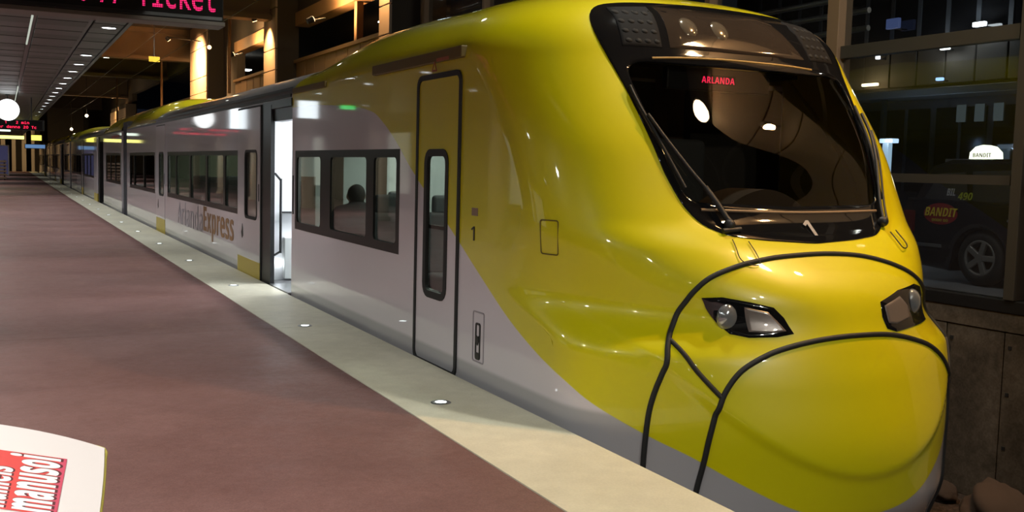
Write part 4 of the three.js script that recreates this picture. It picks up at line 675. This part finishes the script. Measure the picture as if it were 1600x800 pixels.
// ================================================================ STREET BEHIND THE GLASS
const RY = 0.26;
struct('road', bx(WX + 0.3, 24, RY - 0.3, RY, -60, 16), mat([0.16, 0.16, 0.17], 0.7));
{
  const X0 = 10.2, X1 = 11.9, t = thing('car', 'dark taxi estate car with lit roof sign and red sticker, parked behind the glass wall', 'car', [11.05, RY, -7.4]);
  const paint = mat([0.012, 0.013, 0.02], 0.25, 0.2, { clearcoat: 1, clearcoatRoughness: 0.05 });
  const wz = [-8.29, -5.6], wr = 0.33, arch = (z) => { const l = []; for (let k = 0; k <= 14; k++) { const a = Math.PI * (1 - k / 14); l.push([z + 0.42 * Math.cos(a), RY + 0.32 + 0.42 * Math.sin(a)]); } return l; };
  const low = [[-9.4, RY + 0.25], [-8.74, RY + 0.2], ...arch(wz[0]), [-7.8, RY + 0.18], [-6.1, RY + 0.18], ...arch(wz[1]), [-5.1, RY + 0.2], [-4.78, RY + 0.3], [-4.72, RY + 0.55], [-4.85, RY + 0.78], [-5.9, RY + 0.93], [-9.35, RY + 0.96], [-9.5, RY + 0.7]];
  const ext = (pts, x, d, b) => new THREE.ExtrudeGeometry(new THREE.Shape(poly(pts)), { depth: d - 2 * b, bevelEnabled: true, bevelSize: b, bevelThickness: b, bevelSegments: 3 }).rotateY(Math.PI / 2).translate(x + b, 0, 0);
  part('body', ext(low, X0, X1 - X0, 0.05), paint, t);
  const top = [[-9.36, RY + 0.94], [-9.1, RY + 1.36], [-8.85, RY + 1.43], [-7.3, RY + 1.45], [-6.75, RY + 1.38], [-5.85, RY + 0.92]];
  part('cabin', ext(top, X0 + 0.12, X1 - X0 - 0.24, 0.06), paint, t);
  for (const w of [[[-9.2, RY + 1.0], [-8.98, RY + 1.32], [-8.6, RY + 1.34], [-8.55, RY + 1.0]], [[-8.48, RY + 1.0], [-8.5, RY + 1.35], [-7.65, RY + 1.38], [-7.6, RY + 1.0]], [[-7.52, RY + 1.0], [-7.55, RY + 1.38], [-7.15, RY + 1.38], [-6.75, RY + 1.3], [-6.3, RY + 1.0]]]) part('side_window', plate(w, [], X0 + 0.105, 0.01), mat([0.05, 0.05, 0.055], 0.05, 0, { clearcoat: 1 }), t);
  for (const z of wz) {
    const w = part('wheel', new THREE.TorusGeometry(0.25, 0.085, 14, 40).rotateY(Math.PI / 2).scale(1.1, 1, 1).translate(X0 + 0.13, RY + 0.335, z), M.rubber, t);
    const sp = []; for (let k = 0; k < 5; k++) { const g = bx(-0.02, 0.02, 0.03, 0.2, -0.035, 0.035, 0.01); g.rotateX(k * 2 * Math.PI / 5 + 0.3).translate(X0 + 0.06, RY + 0.335, z); sp.push(g); }
    part('rim', [new THREE.TorusGeometry(0.2, 0.018, 8, 36).rotateY(Math.PI / 2).translate(X0 + 0.06, RY + 0.335, z), new THREE.CylinderGeometry(0.05, 0.05, 0.05, 16).rotateZ(Math.PI / 2).translate(X0 + 0.06, RY + 0.335, z), ...sp], mat([0.2, 0.19, 0.18], 0.4, 0.3), w);
  }
  part('tail_lamp', bx(X0 - 0.006, X0 + 0.06, RY + 0.58, RY + 0.86, -9.42, -9.22, 0.02), mat([0.16, 0.012, 0.012], 0.2, 0, { clearcoat: 1 }), t);
  part('bumper_strip', bx(X0 - 0.012, X0 + 0.02, RY + 0.42, RY + 0.46, -9.4, -8.8, 0.005), M.metal, t);
  part('door_gap', [bx(X0 - 0.004, X0 + 0.01, RY + 0.3, RY + 0.93, -7.62, -7.6), bx(X0 - 0.004, X0 + 0.01, RY + 0.3, RY + 0.93, -6.55, -6.53)], M.black, t);
  part('door_handle', [bx(X0 - 0.03, X0, RY + 0.78, RY + 0.81, -7.9, -7.7, 0.01)], M.metal, t);
  part('roof_rail', bx(X0 + 0.2, X0 + 0.23, RY + 1.46, RY + 1.5, -9.0, -7.2, 0.01), M.metal, t);
  // sticker: red oval with yellow word, phone number above
  const st = part('sticker', plate(Array.from({ length: 28 }, (_, k) => [-8.84 + 0.25 * Math.cos(k * Math.PI / 14), 1.09 + 0.13 * Math.sin(k * Math.PI / 14)]), [], X0 - 0.006, 0.004), new THREE.MeshStandardMaterial({ color: rgb(0.28, 0.02, 0.03), roughness: 0.5 }), t);
  const onCar = (g, z, y) => g.rotateY(-Math.PI / 2).translate(X0 - 0.008, y, z);
  part('lettering', onCar(letters('BANDIT', 0.46, 0.105, font, 0.2), -9.07, 1.06), mat([0.75, 0.6, 0.05], 0.5), st);
  part('small_lettering', onCar(letters('0000 00', 0.24, 0.035, font), -8.96, 0.995), mat([0.5, 0.4, 0.05], 0.5), st);
  part('lettering', onCar(letters('490', 0.2, 0.09, font, 0.2), -8.6, 1.27), mat([0.4, 0.45, 0.05], 0.5), t, 'yellow number');
  part('lettering', onCar(letters('BIL', 0.12, 0.085, font, 0.2), -8.76, 1.315), mat([0.5, 0.5, 0.5], 0.5), t, 'white word');
  const sg = part('roof_sign', plate([[-8.94, 1.77], [-8.56, 1.77], [-8.57, 1.85], [-8.65, 1.92], [-8.75, 1.94], [-8.85, 1.92], [-8.93, 1.85]], [], 10.75, 0.14), glow([1, 1, 0.7], 3), t);
  part('sign_base', bx(10.72, 10.92, RY + 1.45, 1.76, -8.96, -8.54, 0.01), M.black, sg);
  part('lettering', letters('BANDIT', 0.26, 0.05, font).rotateY(-Math.PI / 2).translate(10.748, 1.79, -8.88), M.innerDark, sg);
  rectLight(10.72, 1.84, -8.75, 0.34, 0.14, [1, 1, 0.7], 4, [0, 1.84, -8.75]);
}
{ // facade across the street
  const FX = 20, f = thing('building', 'dark office building with vertical facade fins across the street', 'building', [FX, RY, -20]);
  part('wall', bx(FX, FX + 2, RY, 6.6, -60, 0), mat([0.03, 0.032, 0.045], 0.8), f);
  for (let k = 0; k < 16; k++) part('spandrel_panel', bx(FX - 0.2, FX, 3.75, 4.75, -24 + 0.84 * k, -24 + 0.84 * k + 0.8, 0.02), M.facade ??= mat([0.042, 0.037, 0.03], 0.8), f);
  part('curtain_wall', bx(FX - 0.2, FX, 4.75, 6.6, -24, -10), M.gloss, f);
  for (let k = 0; k < 16; k++) part('facade_fin', bx(FX - 0.215, FX - 0.2, 4.75, 6.6, -24 + 0.84 * k - 0.06, -24 + 0.84 * k + 0.06), M.fin ??= mat([0.05, 0.055, 0.065], 0.6), f);
  const sc = thing('street_canopy', 'pale flat canopy slab along the foot of the dark building', 'canopy', [19.2, 3.4, -17]); part('slab', bx(FX - 1.1, FX - 0.2, 3.4, 3.58, -24, -10, 0.02), mat([0.07, 0.07, 0.075], 0.5), sc); part('support', [-23, -18.5, -14, -10.5].map((z) => bx(FX - 0.9, FX - 0.8, RY, 3.4, z, z + 0.1)), M.darkMetal, sc);
  for (let k = 0; k < 8; k++) { const w = part('window', bx(FX - 0.04, FX, 1.2, 3.2, -24 + 1.6 * k, -24 + 1.6 * k + 1.4), M.gloss, f); part('window_bar', bx(FX - 0.06, FX, 1.2, 3.2, -23.34 + 1.6 * k, -23.26 + 1.6 * k), M.fin, w); }
  part('lit_window', [0, 1, 2].map((k) => bx(FX - 0.07, FX - 0.05, 2.85, 3.25, -17 + 0.5 * k, -16.75 + 0.5 * k)), glow([0.4, 0.5, 0.5], 0.12), f);
}
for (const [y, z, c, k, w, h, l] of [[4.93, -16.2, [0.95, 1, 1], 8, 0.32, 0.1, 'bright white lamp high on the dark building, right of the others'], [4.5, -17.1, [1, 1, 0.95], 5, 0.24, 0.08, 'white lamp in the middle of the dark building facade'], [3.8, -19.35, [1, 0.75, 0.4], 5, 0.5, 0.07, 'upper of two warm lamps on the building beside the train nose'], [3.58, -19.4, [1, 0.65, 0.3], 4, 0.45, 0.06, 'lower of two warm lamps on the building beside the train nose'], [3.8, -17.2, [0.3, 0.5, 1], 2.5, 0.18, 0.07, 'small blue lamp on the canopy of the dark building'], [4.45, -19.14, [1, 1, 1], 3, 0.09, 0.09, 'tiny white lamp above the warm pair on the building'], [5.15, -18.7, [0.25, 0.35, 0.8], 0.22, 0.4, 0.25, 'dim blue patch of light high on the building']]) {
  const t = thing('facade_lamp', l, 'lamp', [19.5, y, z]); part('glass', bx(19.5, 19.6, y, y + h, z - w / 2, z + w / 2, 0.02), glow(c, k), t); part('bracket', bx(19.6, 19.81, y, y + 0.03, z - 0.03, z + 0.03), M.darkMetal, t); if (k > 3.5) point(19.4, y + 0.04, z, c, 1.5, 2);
}
{ const t = thing('street_lamp', 'pale blue lit post on the street left of the car roof', 'street lamp', [18, RY, -17.2]); part('post', bx(17.95, 18.05, RY, 1.5, -17.25, -17.15, 0.01), M.darkMetal, t); part('light_column', bx(17.93, 18.07, 1.5, 2.3, -17.28, -17.1, 0.02), glow([0.45, 0.65, 0.8], 1), t); part('cap', bx(17.9, 18.1, 2.3, 2.4, -17.35, -16.95, 0.02), glow([0.6, 0.8, 1], 1.6), t); point(17.8, 2.35, -17.1, [0.6, 0.8, 1], 6, 3); }
{ const t = thing('street_lamp', 'tall street lamp over the parked car, outside the glass wall', 'street lamp', [13.5, RY, -2]); part('post', bar(V(13.5, RY, -2), V(13.5, 5.6, -2), 0.06, 12, 0.04), M.darkMetal, t); part('arm', bar(V(13.5, 5.55, -2), V(12.2, 5.7, -3), 0.03), M.darkMetal, t); part('head', bx(11.9, 12.3, 5.62, 5.7, -3.2, -2.9, 0.02), glow([1, 0.9, 0.7], 12), t); spot(12.1, 5.58, -3.05, [10.6, 0.3, -7], [1, 0.9, 0.72], 14, 1.1, 4); }

{ const t = thing('added_car_lamp', 'unseen white lamp added on a bracket outside the glass wall to light the parked car', 'lamp', [8.6, 4.4, -7.9]); part('head', bx(8.5, 8.8, 4.42, 4.5, -8.05, -7.75, 0.02), M.darkMetal, t); part('lens', bx(8.53, 8.77, 4.405, 4.42, -8.02, -7.78), glow([1, 0.95, 0.85], 10), t); part('arm', bar(V(8.55, 4.47, -7.9), V(7.5, 4.6, -7.8), 0.025), M.darkMetal, t); spot(8.65, 4.39, -7.9, [10.6, 0.6, -8.0], [1, 0.95, 0.85], 9, 0.8, 3); }  // made-up lamp out of view, added to brighten the car side and sticker

renderer.render(scene, camera);
